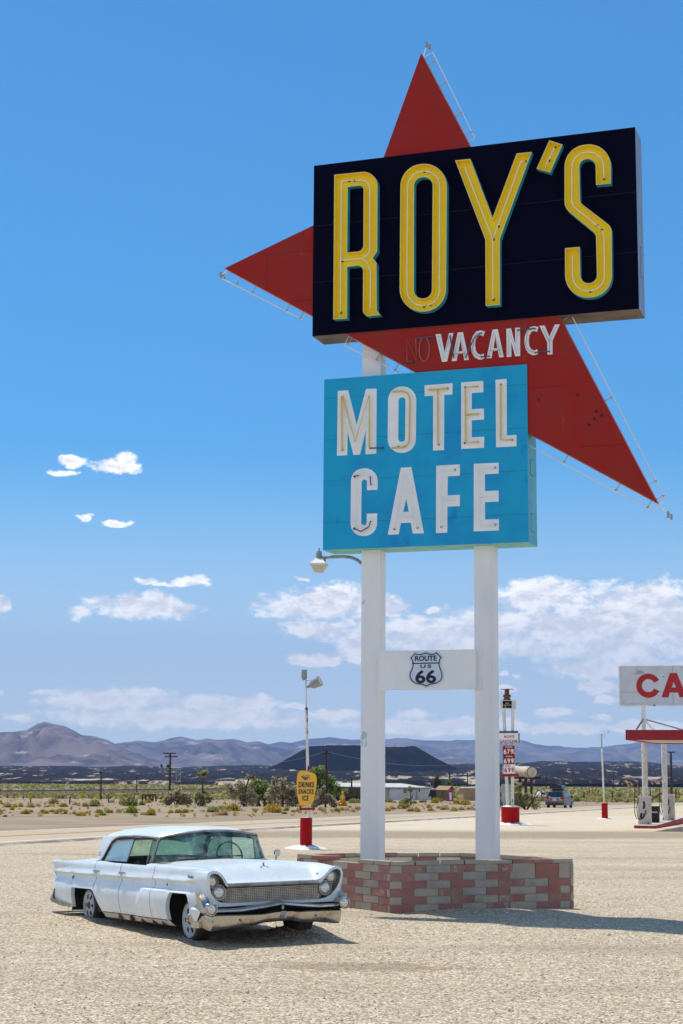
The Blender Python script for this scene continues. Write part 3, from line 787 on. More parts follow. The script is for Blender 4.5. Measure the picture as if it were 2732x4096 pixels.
# ---------------------------------------------------------------- highway
asph = mat('sunbleached_asphalt', (.50, .395, .265), (.44, .34, .225), .35, .4, .7, (1, .25, 1), .9, spots=[((.36, .28, .19), 1.7, .66, .72)], bump=.2, bs=20.)
linew = mat('edge_line', (.82, .78, .70), (.60, .53, .42), 1.2, .55, .75, rough=.8)
liney = mat('centre_line', (.66, .36, .05), (.54, .38, .18), .8, .45, .8, rough=.8)
shoulder = mat('asphalt_lip', (.20, .165, .125), (.40, .33, .25), .8, .45, .62, rough=.95)
def strip(w0, w1, dz, t0=-90, t1=420, step=3., drop=0.):
    rows = []
    k = int((t1 - t0) / step)
    for i in range(k + 1):
        t = t0 + step * i
        rows.append([(p.x, p.y, gz(p.y) + dz - (drop if w == w0 else 0)) for w in (w0, w1) for p in (road(t, w),)])
    b = MB(); b.grid(rows)
    return b
tag(strip(-.35, RWD + .3, .06).build('highway', asph), kind='structure')
tag(strip(-.62, -.35, .058, drop=.09).build('highway_shoulder', shoulder), kind='structure')
tag(strip(-.04, .16, .066).build('road_edge_line', linew), kind='structure')
tag(strip(RWD - .12, RWD + .04, .066).build('road_edge_line', linew), kind='structure')
tag(strip(RWD / 2 - .16, RWD / 2 - .04, .066).build('road_centre_line', liney), kind='structure')
tag(strip(RWD / 2 + .06, RWD / 2 + .18, .066).build('road_centre_line', liney), kind='structure')
# ---------------------------------------------------------------- railway bank
p0, p1 = V((-110, 345)), V((60, 1040)); e = (p1 - p0).normalized(); nn = V((e.y, -e.x))
rows = []
for i in range(60):
    p = p0.lerp(p1, i / 59)
    rows.append([((p + nn * w).x, (p + nn * w).y, gz(p.y) + z) for w, z in ((5, -.3), (2.6, .7), (1.3, .75), (1.25, 1.0), (-1.25, 1.0), (-2, .7), (-5, -.3))])
b = MB(); b.grid(rows)
tag(b.build('railway_embankment', mat('ballast', (.075, .055, .05), (.16, .11, .085), .3, .4, .7, rough=.95)), kind='structure')
# ---------------------------------------------------------------- lava field, cinder cone, mountains
def lava_material():
    m, t, b, co = newmat('lava_and_sand')
    sv = t.vm('MULTIPLY', co, (1, .10, 1))
    c = t.mix(t.noise(co, .03, 6., .7), (.003, .003, .007, 1), (.020, .014, .015, 1))
    c = t.mix(t.ramp(t.noise(sv, .045, 6., .7), .57, .64), c, (.40, .29, .19, 1))
    sx = t.n('ShaderNodeSeparateXYZ', i={0: co})
    c = t.mix(t.math('MULTIPLY', t.ramp(t.noise(t.vm('MULTIPLY', co, (1, .3, 1)), .018, 7., .7), .53, .58), t.ramp(sx.outputs[1], 1700., 1560.)), c, (.50, .40, .28, 1))
    t.L.new(c, b.inputs['Base Color']); b.inputs['Roughness'].default_value = 1.; b.inputs['Specular IOR Level'].default_value = .1
    return m
TOPL = [(-1500, 3084), (0, 3081), (350, 3078), (400, 3081), (560, 3075), (700, 3079), (900, 3068), (1100, 3063), (1300, 3064), (1600, 3064), (1760, 3054), (1940, 3050), (2150, 3038), (2300, 3036), (2420, 3032), (2610, 3034), (2680, 3043), (2732, 3045), (4200, 3040)]
BOTL = [(-1500, 3150), (0, 3146), (820, 3137), (1300, 3127), (1550, 3122), (1940, 3116), (2400, 3107), (2732, 3105), (4200, 3100)]
rows = []
for i in range(110):
    q = i / 109
    Y = 1500 + 3200 * q ** 1.25
    row = []
    for j in range(421):
        px = -1300 + 5300 * j / 420
        t, bo = interp(TOPL, px), interp(BOTL, px)
        py = lerp(bo, t, q ** .8)
        p = at(px, py, Y + (2732 - px) * -.05)
        n = noise.fractal(V((p.x * .010, p.y * .004, 3)), 1., 2.1, 5)
        n2 = noise.noise(V((p.x * .06, p.y * .02, 8))) + .6 * noise.noise(V((p.x * .13, p.y * .03, 4)))
        p.z += (n * 5.5 + n2 * 3.2) * (.25 + .75 * sm(q * 5)) * (.6 if q > .9 else 1)
        if q == 0: p.z -= 3
        row.append(p)
    rows.append(row)
last = [V((p.x * 1.25, p.y * 1.25, p.z - 30)) for p in rows[-1]]
b = MB(); b.grid(rows + [last], flip=True)
tag(b.build('lava_field', lava_material()), kind='structure')
CY = 3000.
cc = at(1452, 3100, CY)
prof = [(0, 30), (40, 31), (78, 34), (88, 37), (92, 36), (100, 31), (120, 19), (150, 2), (178, -13), (215, -22), (280, -30)]
rows = []
for j in range(129):
    a = 2 * PI * j / 128
    row = []
    for r, z in prof:
        f = 1 + .05 * math.sin(a * 2 + .6) + .025 * math.sin(a * 5)
        rr = r * f * (1.06 if math.cos(a) > 0 else .97)
        w = 1 if 60 < r < 230 else .2
        row.append((cc.x + rr * math.cos(a), CY + rr * math.sin(a), H + z * .98 + w * (2.6 * noise.noise(V((a * 16, r * .012, 2))) + 1.2 * math.sin(a * 3 + 1) * (1 if 70 < r < 110 else 0))))
    rows.append(row)
b = MB(); b.grid(rows)
cone = mat('cinder', (.004, .004, .009), (.018, .011, .013), .03, .45, .65, (1, 1, .22), 1., spots=[((.035, .014, .012), .02, .62, .72)], spec=.0)
tag(b.build('cinder_cone', cone, smooth=True, ang=180), kind='structure')
def range_(name, Y, depth, line, base, mt, amp, sc, seed, x0=-1700, x1=4500, nx=420, ny=36):
    rows = []
    for i in range(ny + 1):
        q = i / ny
        row = []
        for j in range(nx + 1):
            px = x0 + (x1 - x0) * j / nx
            top = at(px, interp(line, px), Y)
            Yq = Y - depth * (1 - q)
            bz = at(px, base, Y - depth).z
            x = top.x * Yq / Y
            hgt = top.z - bz
            n = noise.ridged_multi_fractal(V((x * sc, Yq * sc, seed)), 1., 2.1, 6, 1., 2.) - 1.1
            z = bz + hgt * (q ** 1.35) + n * amp * hgt * sm(q * 3) * (1 - q) * 1.6
            if q == 1: z = top.z + hgt * (.035 * noise.noise(V((x * .004, seed, 1))) + .025 * noise.noise(V((x * .011, seed, 4))))
            row.append((x, Yq, z))
        rows.append(row)
    rows.append([(p[0] * 1.05, Y * 1.05, p[2] * .55) for p in rows[-1]])
    b = MB(); b.grid(rows, flip=True)
    tag(b.build(name, mt, smooth=True, ang=180), kind='structure')
def mtn(name, c1, c2, c3, sc):  # mineral patches, contrast raised to stand in for weak relief shading
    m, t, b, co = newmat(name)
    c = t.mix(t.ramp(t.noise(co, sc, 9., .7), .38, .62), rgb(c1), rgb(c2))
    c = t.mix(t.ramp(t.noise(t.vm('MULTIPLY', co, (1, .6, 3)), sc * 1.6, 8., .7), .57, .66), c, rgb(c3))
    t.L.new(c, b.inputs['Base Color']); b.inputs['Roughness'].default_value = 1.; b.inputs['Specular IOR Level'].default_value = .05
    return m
ML1 = [(-1700, 3010), (-900, 2990), (-400, 2965), (0, 2949), (60, 2944), (120, 2935), (160, 2912), (190, 2904), (230, 2910), (260, 2915), (300, 2934), (340, 2957), (390, 2957), (440, 2970), (480, 2990), (520, 3010), (580, 3033), (660, 3052), (800, 3070), (4500, 3085)]
ML2 = [(-1700, 3060), (200, 3060), (420, 2995), (500, 2982), (560, 2972), (640, 2978), (690, 2962), (735, 2954), (800, 2968), (840, 2961), (880, 2966), (935, 2960), (1000, 2975), (1050, 2970), (1100, 2983), (1200, 2992), (1290, 2995), (1340, 2999), (1500, 3010), (1560, 2988), (1680, 2994), (1740, 3002), (1800, 3008), (1880, 3022), (1960, 3034), (2090, 3035), (2150, 3045), (2300, 3052), (4500, 3060)]
ML3 = [(-1700, 3040), (600, 3010), (1090, 2980), (1130, 2970), (1180, 2972), (1240, 2960), (1330, 2948), (1380, 2955), (1440, 2958), (1530, 2957), (1640, 2949), (1700, 2958), (1745, 2955), (1800, 2958), (1850, 2955), (1900, 2952), (2050, 2955), (2090, 2950), (2140, 2962), (2200, 2972), (2300, 2978), (2360, 2978), (2440, 2971), (2530, 2960), (2600, 2945), (2732, 2950), (3200, 2940), (4500, 2980)]
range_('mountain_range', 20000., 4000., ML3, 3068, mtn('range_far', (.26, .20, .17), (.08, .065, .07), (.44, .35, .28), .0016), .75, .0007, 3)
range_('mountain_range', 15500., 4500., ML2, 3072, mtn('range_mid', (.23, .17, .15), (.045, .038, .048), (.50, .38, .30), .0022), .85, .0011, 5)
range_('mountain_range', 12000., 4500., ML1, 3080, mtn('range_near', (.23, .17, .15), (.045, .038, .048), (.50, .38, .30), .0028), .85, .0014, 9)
# air
hz = bpy.data.materials.new('haze'); hz.use_nodes = True
t = NT(hz.node_tree); t.nt.nodes.remove(t.nt.nodes['Principled BSDF'])
pv = t.n('ShaderNodeVolumePrincipled', i={'Color': (.36, .57, .98, 1), 'Density': 5.2e-5, 'Anisotropy': 0.})
t.L.new(pv.outputs[0], t.nt.nodes['Material Output'].inputs['Volume'])
b = MB(); b.bbox((-32000, -3000, -60), (32000, 21000, 1500))
tag(b.build('haze', hz), kind='stuff')
# ---------------------------------------------------------------- the abandoned sedan
def car_paint():
    m, t, b, co = newmat('faded_car_paint')
    c = t.mix(t.ramp(t.noise(co, 1.6, 6., .65), .4, .7), (.66, .735, .755, 1), (.76, .80, .80, 1))
    c = t.mix(t.math('MULTIPLY', t.ramp(t.noise(t.vm('MULTIPLY', co, (1, 1, .35)), 3.2, 7., .7), .60, .72), .35), c, (.50, .53, .58, 1))
    c = t.mix(t.ramp(t.noise(co, 13., 5., .7), .755, .775), c, (.10, .065, .055, 1))
    c = t.mix(t.math('MULTIPLY', t.ramp(t.noise(t.vm('MULTIPLY', co, (.9, 1, 1.6)), 2.3, 6., .7), .50, .72), .45), c, (.52, .55, .60, 1))
    c = t.mix(t.math('MULTIPLY', t.ramp(t.noise(t.vm('MULTIPLY', co, (9., 9., .7)), 2., 4., .6), .56, .72), .30), c, (.42, .40, .38, 1))
    sz = t.n('ShaderNodeSeparateXYZ', i={0: co}).outputs[2]
    low = t.ramp(t.math('ADD', sz, t.math('MULTIPLY', t.noise(co, 7., 6., .7), .16)), .37, .29)
    c = t.mix(low, c, t.mix(t.noise(co, 11., 4.), (.24, .11, .05, 1), (.55, .50, .45, 1)))
    t.L.new(c, b.inputs['Base Color'])
    b.inputs['Roughness'].default_value = .30; b.inputs['Specular IOR Level'].default_value = .45
    bn = t.n('ShaderNodeBump', i={'Height': t.noise(co, 2.2, 3.), 'Strength': .06, 'Distance': .05})
    t.L.new(bn.outputs[0], b.inputs['Normal'])
    return m
paint = car_paint()
chrome = mat('pitted_chrome', (.50, .485, .455), (.30, .26, .20), 7., .45, .72, rough=.22, metal=1., spots=[((.20, .13, .08), 16., .68, .74)], bump=.08, bs=12.)
chrome2 = mat('dull_trim', (.36, .34, .31), (.22, .19, .15), 6., rough=.4, metal=.8)
pod_grey = mat('pod_grey', (.22, .22, .21), (.15, .14, .125), 8., rough=.55, metal=.3)
dark = mat('car_dark', (.014, .013, .012), (.03, .024, .02), 6., rough=.9)
rubber = mat('tyre_rubber', (.022, .021, .02), (.07, .06, .05), 5., rough=.9)
rim_paint = mat('rim_paint', (.46, .49, .53), (.36, .38, .41), 5., rough=.6, spots=[((.22, .12, .07), 9., .7, .75)])
sill_rust = mat('sill_rust', (.55, .54, .51), (.30, .20, .13), 6., .52, .70, (1, 1, 1), .8)
seat_cloth = mat('seat_cloth', (.05, .052, .055), (.10, .09, .08), 5., rough=.95)
head_lining = mat('head_lining', (.16, .17, .16), rough=.9)
glass = glassmat('green_glass', (.44, .72, .64), .5)
glass_side = glassmat('side_glass', (.30, .46, .50), .5, .03, .45)
def lens_mat():
    m, t, b, co = newmat('lamp_glass')
    t.L.new(t.mix(t.noise(co, 20., 3.), (.50, .52, .52, 1), (.68, .66, .60, 1)), b.inputs['Base Color'])
    b.inputs['Roughness'].default_value = .08; b.inputs['Metallic'].default_value = .55
    b.inputs['Coat Weight'].default_value = 1.
    return m
lens = lens_mat()
car = thing('sedan', 'abandoned chalky pale blue 1950s sedan sunk in the gravel lot on flat tyres', 'car', (CARP.x, CARP.y, .0))
car.rotation_euler = (.0094, -.0306, CARTH - PI / 2)
BELT = [(-4.62, .915), (-4.3, .90), (-3.2, .928), (-2.73, .932), (-2.5, .931), (-2.3, .921), (-2.1, .916), (-.7, .905), (.3, .900), (.9, .878)]
def belt(u): return interp(BELT, u)
WID = [(-4.75, .90), (-4.55, .935), (-4.1, .965), (-3.4, .975), (.2, .975), (.6, .965), (.9, .94)]
OFF = [(.14, -.13), (.20, -.075), (.30, -.032), (.42, -.006), (.52, .0), (.62, -.018), (.69, -.058), (.725, -.052), (.752, .0), (.775, -.012), (.81, -.030), (.86, -.036), (.89, -.042), (.91, -.058), (.94, -.085)]
EB = [(.45, .90), (.52, .93), (.62, .925), (.70, .935), (.80, .94), (.865, .918), (.885, .86)]   # nose outline outer branch: z -> v
def side(u, z):
    w = interp(WID, u) + interp(OFF, z)
    if u < -3.3:      # fin sharpens and flares towards the tail
        k = sm((-3.3 - u) / 1.2); w += k * (.030 * sm((z - .80) / .1) - .02 * sm((.76 - z) / .04) * sm((z - .6) / .05))
    k = sm((u - (-1.10 - .23 * (.628 - z) / .324)) / .11) * sm((.632 - z) / .022)
    w += .034 * k * sm((z - .10) / .10)
    if u > .35 and z > .45: w = lerp(w, interp(EB, z), sm((u - .35) / .45))
    return w
def uend(z): return lerp(.62, .80, sm((z - .23) / .22)) if z < .45 else lerp(.80, .885, sm((z - .45) / .3))
def ustart(z):    # tail outline: fin tip overhangs, notch under it
    return interp([(.26, -4.36), (.34, -4.42), (.50, -4.36), (.62, -4.52), (.70, -4.585), (.755, -4.50), (.79, -4.44), (.85, -4.53), (.915, -4.62)], z)
def arch(u):
    """lower edge of the body side"""
    if -3.68 < u < -2.50:
        if u < -3.60: return lerp(.27, .545, sm((u + 3.665) / .055))
        if u < -2.86: return .545
        return lerp(.545, .235, ((u + 2.86) / .34) ** 1.6) if u > -2.86 else .545
    if -.235 < u < .56:
        if u < -.10: return lerp(.25, .60, math.sqrt(max(0, (u + .225) / .125))) if u > -.225 else .25
        if u < .38: return .60
        return lerp(.60, .235, ((u - .38) / .19) ** 1.7)
    if u > .56: return .23
    return .262
def panel(us, sgn, zt=None, nz=26):
    zs_all = [.0, .03, .06, .10, .15, .2, .25, .3, .35, .4, .45, .5, .545, .585, .62, .65, .68, .71, .735, .755, .78, .82, .87, .92, .96, 1.]
    rows = []
    for u in us:
        zb, ztp = arch(u), (zt or belt)(u)
        row = []
        for q in zs_all:
            z = lerp(zb, ztp, q)
            uu = u
            if u >= .85: uu = uend(z)
            elif u > .4: uu = u + (uend(z) - .885) * sm((u - .4) / .45)
            if u <= -4.6: uu = ustart(z)
            elif u < -4.0: uu = u + (ustart(z) + 4.6) * sm((-4.0 - u) / .6)
            row.append((uu, sgn * side(uu, z), z))
        rows.append(row)
    return rows
def dense(a, c, k): return [lerp(a, c, i / k) for i in range(k + 1)]
def shell(rows, sgn):
    b = MB(); b.grid(rows, flip=sgn > 0)
    # turned-in lower lip
    lip = [[r[0], (r[0][0], r[0][1] - sgn * .05, r[0][2] + .004)] for r in rows]
    b.grid(lip, flip=sgn < 0)
    return b
body_b = MB()
def join(b, o):
    b.add(o.v, o.f, 0)
for sg in (-1, 1):
    rq = [-4.6] + dense(-4.45, -3.70, 10) + dense(-3.668, -3.60, 4) + dense(-3.5, -2.9, 5) + dense(-2.86, -2.775, 3)
    join(body_b, shell(panel(rq, sg), sg))
    fq = dense(-.692, -.24, 7) + dense(-.225, -.10, 7) + dense(0, .36, 4) + dense(.38, .57, 7) + dense(.62, .85, 5)
    join(body_b, shell(panel(fq, sg), sg))
    for rng_, nm in (((-2.764, -1.840), 'rear'), ((-1.828, -.703), 'front')):
        us = dense(rng_[0], rng_[1], 16)
        d = shell(panel(us, sg), sg).build('door', paint, car, True, 40)
        hb = MB(); hx = rng_[0] + (.13 if nm == 'rear' else .12)
        yy = sg * (side(hx, .80) + .018)
        hb.tube([(hx - .07, yy - sg * .015, .797), (hx - .06, yy + sg * .02, .797), (hx + .06, yy + sg * .02, .797), (hx + .075, yy - sg * .01, .797)], [.014, .016, .013, .011], 8)
        hb.box((hx - .03, yy - sg * .004, .785), (.05, .03, .04))
        hb.build('handle', chrome, d, True)
# top surfaces: hood, cowl, deck
def uedge(v): return .80 + .085 * sm((abs(v) - .60) / .12)
EZ = [(0, .722), (.60, .722), (.66, .745), (.70, .80), (.75, .85), (.80, .876), (.86, .886), (.92, .868)]
def hoodz(u, v):
    a = abs(v); bz = belt(u)
    z = bz + (.062 - .03 * (u + .95) / 1.8) * (1 - (a / .93) ** 2) + .012 * math.exp(-((a - .86) / .07) ** 2)
    z -= .012 * math.exp(-((a - .66) / .07) ** 2) * sm((u + .9) / .5)
    z += .008 * math.exp(-(v / .06) ** 2) * sm((u + .6) / .4)
    k = sm((u - .34) / (uedge(v) - .34)) ** 1.7
    return lerp(z, interp(EZ, a), k)
VS = [-1, -.985, -.955, -.92, -.88, -.83, -.78, -.74, -.70, -.66, -.6, -.5, -.36, -.2, -.08, 0, .08, .2, .36, .5, .6, .66, .70, .74, .78, .83, .88, .92, .955, .985, 1]
def top(us, zf, ef):
    rows = []
    for u in us:
        row = []
        for q in VS:
            w = side(u, belt(u))
            v = q * w
            uu = u
            if zf is hoodz and u > .3: uu = lerp(.3, uedge(v), (u - .3) / .55)
            z = zf(uu, v) if abs(q) < 1 else belt(u)
            row.append((uu, v, z))
        rows.append(row)
    return rows
hb = MB(); hb.grid(top(dense(-1.02, .3, 14) + dense(.34, .85, 16), hoodz, None), flip=True)
join(body_b, hb)
def deckz(u, v):
    a = abs(v)
    c = interp([(-4.62, .80), (-4.5, .84), (-4.2, .885), (-3.6, .945), (-3.1, .975), (-2.9, .975)], u)
    return lerp(c, belt(u), sm((a - .55) / .34) if u < -3.6 else sm((a - .45) / .45))
db = MB(); db.grid(top([-4.6, -4.5] + dense(-4.4, -2.95, 14), deckz, None), flip=True)
join(body_b, db)
# nose ring round the lamp pods, and the pods' inner walls
OE = [(0, .722, .80), (.60, .722, .80), (.66, .745, .825), (.70, .80, .86), (.75, .85, .88), (.80, .876, .885), (.86, .886, .885), (.918, .865, .885), (.94, .80, .885), (.935, .70, .87), (.925, .62, .84), (.93, .52, .815), (.90, .45, .80), (.62, .45, .80), (0, .46, .80)]
OI = [(0, .676, .822), (.615, .676, .822), (.655, .695, .84), (.697, .745, .865), (.742, .803, .888), (.795, .842, .897), (.858, .852, .897), (.897, .832, .897), (.908, .775, .893), (.892, .69, .875), (.862, .615, .85), (.80, .54, .825), (.72, .502, .818), (.62, .490, .815), (0, .492, .815)]
def smooth_ring(P):
    out = []
    for (a, b_, c), (d, e, f) in zip(P, P[1:]):
        for k in range(3): out.append((lerp(a, d, k / 3), lerp(b_, e, k / 3), lerp(c, f, k / 3)))
    return out + [P[-1]]
for sg in (-1, 1):
    e = [(u, sg * v, z) for v, z, u in smooth_ring(OE)]; i_ = [(u, sg * v, z) for v, z, u in smooth_ring(OI)]
    nb = MB(); nb.grid([e, i_], flip=sg < 0); join(body_b, nb)
pods = MB()
for sg in (-1, 1):
    i_ = [(u, sg * v, z) for v, z, u in smooth_ring(OI)]
    k_ = [(.735, sg * v * .985, .66 + (z - .66) * .95) for v, z, u in smooth_ring(OI)]
    pods.grid([i_, k_], flip=sg < 0)
# tail panel, floor, liner
tl = MB(); zz = [.30, .5, .62, .70, .755, .79, .83]
tl.grid([[(ustart(z) + .03, v * side(-4.5, z), z) for v in (-1, -.5, 0, .5, 1)] for z in zz]); join(body_b, tl)
body = body_b.build('body', paint, car, True, 32)
pods.build('lamp_pod', pod_grey, car, True)
b = MB()
b.bbox((-2.79, -.885, .24), (-.66, .885, .28)); b.bbox((-2.79, -.895, .24), (-.66, -.875, .87)); b.bbox((-2.79, .875, .24), (-.66, .895, .87))
b.bbox((-2.82, -.88, .24), (-2.79, .88, .9)); b.bbox((-.66, -.88, .24), (-.60, .88, .86))
for c in (0, -3.33):
    s0 = -.33 if c == 0 else -.36
    for sg in (-1, 1):
        b.bbox((c + s0, sg * .50, .30), (c + .62 if c == 0 else c + .55, sg * .52, .72)); b.bbox((c + s0, sg * .5, .70), (c + .6, sg * .90, .715))
        b.bbox((c + s0, sg * .5, .22), (c + s0 + .012, sg * .93, .7)); b.bbox((c + .58, sg * .5, .24), (c + .592, sg * .90, .7))
b.bbox((-4.3, -.80, .30), (-2.9, .80, .33)); b.bbox((-.4, -.62, .24), (.72, .62, .30)); b.bbox((.70, -.62, .26), (.725, .62, .665))
for sg in (-1, 1): b.bbox((.70, sg * .66, .45), (.725, sg * .88, .80))
b.build('underbody', dark, car)
b = MB()
for sg in (-1, 1):
    rows = [[(u, sg * (side(u, .26) - .01), .250), (u, sg * (side(u, .2) - .012), .222), (u, sg * .86, .180 - (u + 2.5) * 0.0), (u, sg * .80, .175)] for u in dense(-2.56, -.17, 12)]
    b.grid(rows, flip=sg < 0)
    for u in (-1.9, -1.5, -1.12, -.74, -.45):
        b.box((u, sg * (.905), .218), (.035, .06, .07), 1)
b.build('sill', [sill_rust, rust], car, True)
# greenhouse
roofp = [(0, 1.388), (.25, 1.383), (.45, 1.366), (.58, 1.338), (.66, 1.305), (.705, 1.268), (.712, 1.252)]
rows = []
for u in dense(-.975, -1.25, 5) + dense(-1.4, -2.6, 7) + dense(-2.75, -3.02, 4) + [-3.08, -3.13, -3.155]:
    row = []
    for q in range(-6, 7):
        v, z = roofp[abs(q)]; v = v if q >= 0 else -v
        d = .055 * sm((u + 1.45) / .46) ** 1.2 + .022 * sm((-2.3 - u) / .6) + .10 * sm((-2.85 - u) / .32) ** 2
        zz = lerp(1.252, z, 1) - d * (.35 + .65 * sm((z - 1.25) / .1))
        if u < -3.0: zz -= .05 * sm((-3.0 - u) / .15)
        uu = u - .10 * (abs(v) / .7) ** 2 * sm((u + 1.4) / .25)
        row.append((uu, v, zz))
    rows.append(row)
b = MB(); b.grid(rows)
under = [[(p[0], p[1] * .97, p[2] - .03) for p in r] for r in rows]
roof = b.build('roof', paint, car, True, 45)
b = MB(); b.grid(under, flip=True); b.build('head_lining', head_lining, roof, True, 45)
for sg in (-1, 1):
    b = MB(); rows = []
    for z, uf in ((.915, -2.905), (.98, -2.85), (1.05, -2.79), (1.12, -2.72), (1.18, -2.645), (1.215, -2.58), (1.24, -2.49), (1.256, -2.38)):
        ur = -3.165 + .02 * sm((z - 1.1) / .15)
        k = (z - .915) / .341; v = lerp(.795, .712, k ** 1.2)
        rows.append([(lerp(uf, ur, q), sg * (v - .035 * sm((q - .75) / .25)), z) for q in (0, .12, .3, .5, .7, .85, .95, 1)])
    b.grid(rows, flip=sg > 0)
    b.grid([[(p[0], p[1] - sg * .05, p[2]) for p in r] for r in rows], flip=sg < 0)
    b.build('rear_pillar', paint, car, True, 50)
    tb = MB()      # bright drip rail and window surround, A pillar
    tb.tube([(-2.90, sg * .80, .93), (-2.84, sg * .785, .98), (-2.73, sg * .765, 1.10), (-2.63, sg * .745, 1.195), (-2.52, sg * .733, 1.238), (-2.38, sg * .727, 1.258), (-1.76, sg * .727, 1.270), (-1.07, sg * .722, 1.250)], .013, 6)
    tb.tube([(-1.08, sg * .708, 1.25), (-1.085, sg * .765, 1.08), (-1.08, sg * .822, .912)], [.020, .024, .032], 8)
    tb.tube([(-1.28, sg * .80, .915), (-1.22, sg * .735, 1.23)], .009, 5)
    tb.build('window_trim', [chrome2], car, True)
    gb = MB()
    up = [(-2.86, .93), (-2.66, 1.12), (-2.60, 1.165), (-2.48, 1.20), (-1.88, 1.225), (-1.98, .93)]
    vs = [(u, sg * lerp(.785, .722, (z - .93) / .3), z) for u, z in up]
    gb.add(vs, [tuple(range(6)) if sg < 0 else tuple(range(6))[::-1]])
    gb.build('side_window', glass_side, car)
    fb = MB(); fb.tube([(-2.66, sg * .742, 1.125), (-2.59, sg * .733, 1.172), (-2.48, sg * .726, 1.204), (-1.87, sg * .722, 1.228), (-1.985, sg * .79, .925)], .010, 5)
    fb.build('window_frame', chrome2, car)
    qb = MB(); vs = [(u, sg * lerp(.785, .722, (z - .93) / .3), z) for u, z in ((-1.27, .925), (-1.10, .925), (-1.10, 1.22), (-1.22, 1.22))]
    qb.add(vs, [(0, 1, 2, 3)]); qb.build('quarter_window', glass_side, car)
# windscreen: wraps back to the pillars
rows = []
for i in range(9):
    k = i / 8; row = []
    for j in range(25):
        q = -1 + 2 * j / 24
        a = abs(q)
        ub = -.80 - .26 * a ** 2.8; ut = -.975 - .10 * a ** 2.6
        vb, vt = .795 * math.sin(a * PI / 2 * .98) ** .9 if a > 0 else 0, .715 * a
        vb = .825 * a
        zb = .958 - .045 * a ** 2; ztp = 1.322 - .075 * a ** 2.2
        row.append((lerp(ub, ut, k) + .035 * math.sin(PI * k), (1 if q > 0 else -1) * (lerp(vb, vt, k)), lerp(zb, ztp, k)))
    rows.append(row)
b = MB(); b.grid(rows, flip=False)
wsn = b.build('windscreen', glass, car, True, 180)
b = MB()
b.tube([V(p) + V((.004, 0, .006)) for p in rows[-1]], .018, 6); b.tube([V(p) + V((.01, 0, .0)) for p in rows[0]], .012, 6)
b.build('windscreen_trim', chrome2, car, True)
b = MB()
for v0, v1 in ((-.30, -.02), (-.62, -.22)):
    b.cut()
    b.tube([(-.70, v0 - .0, .972), (-.73, v0 + .02, 1.0), (-.775, (v0 + v1) / 2, .995), (-.80, v1, .992)], .008, 5)
    b.tube([(-.795, v0 + .06, .998), (-.82, v1 + .1, .992)], .006, 4)
b.pieces('wiper', chrome, car, True)
b = MB()
rows = [[(-3.12 + .10 * (1 - abs(q)) * 0 - .03 * k, q * lerp(.74, .68, k), lerp(.975, 1.23, k)) for q in (-1, -.5, 0, .5, 1)] for k in (0, .5, 1)]
b.grid(rows); b.build('rear_window', glass, car)
# cabin
b = MB()
for u in (-1.78, -2.62):
    b.cut()
    b.bbox((u - .02, -.70, .34), (u + .48, .70, .56))
    b.box((u - .05, 0, .72), (.16, 1.40, .44), 0, rot=Matrix.Rotation(-.18, 3, 'Y'))
b.pieces('seat', seat_cloth, car)
b = MB()
rows = [[(u, v, z) for v in (-.78, -.4, 0, .4, .78)] for u, z in ((-.80, .935), (-1.05, .955), (-1.12, .93), (-1.13, .74))]
b.grid(rows, flip=True); b.build('dashboard', mat('dash_green', (.16, .20, .16), (.10, .12, .10), 5., rough=.7), car, True)
b = MB(); ring = [(-1.22 + .045 * math.sin(a) * -1, .38 + .19 * math.cos(a), .985 + .185 * math.sin(a)) for a in [i * PI / 12 for i in range(24)]]
b.tube(ring, .011, 6, closed=True); b.tube([ring[0], (-1.20, .38, .985), ring[12]], .01, 5); b.tube([(-1.20, .38, .985), (-1.0, .38, .86)], .02, 6)
b.build('steering_wheel', dark, car, True)
# front: grille, lamps, bumpers, ornament
b = MB()
for i in range(60):
    v = -.86 + 1.72 * i / 59
    zt = .655 if abs(v) < .63 else .655 + .17 * sm((abs(v) - .6) / .2)
    zb = .503 if abs(v) < .66 else lerp(.503, .66, (abs(v) - .66) / .22)
    b.box((.757, v, (zt + zb) / 2), (.018, .0075, zt - zb), 1)
for i in range(9):
    z = .503 + .152 * i / 8
    hw = .66 + .22 * (z - .503) / .155
    b.box((.762, 0, z), (.02, hw * 2, .0085), 1)
for i in range(1, 8):
    z = .655 + .02 * i
    for sg in (-1, 1): b.box((.762, sg * (.66 + .11 + .006 * i), z), (.02, .20 - .012 * i, .0065))
for sg in (-1, 1): b.box((.772, sg * .637, .58), (.014, .010, .165))
for z in (.499, .659): b.box((.772, 0, z), (.012, 1.28, .009))
b.build('grille', [chrome2, mat('grille_bar', (.50, .455, .38), (.36, .31, .24), 9., rough=.5, metal=.3)], car)
b = MB(); rows = []
for v in dense(-.62, .62, 20):
    rows.append([(.812, v, .726), (.832, v, .715), (.836, v, .690), (.822, v, .674)])
b.grid(rows, flip=True); b.build('hood_lip', chrome2, car, True)
RY = Matrix.Rotation(PI / 2, 4, 'Y')
for sg in (-1, 1):
    for v, z in ((.832, .768), (.737, .622)):
        M = Matrix.Translation((.772, sg * v, z)) @ RY
        b = MB(); b.lathe([(.100, -.03), (.100, .012), (.094, .026), (.082, .026), (.076, .012)], 28, 0, M)
        hl = b.build('headlight', chrome2, car, True)
        b = MB(); b.lathe([(.080, .014), (.072, .030), (.052, .043), (.025, .050), (.004, .052)], 24, 0, M)
        b.build('lens', lens, hl, True)
def bar(name, sec, vs, mt):
    rows = [[p for p in sec(v)] for v in vs]
    b = MB(); b.grid(rows, flip=True)
    return b.build(name, mt, car, True, 50)
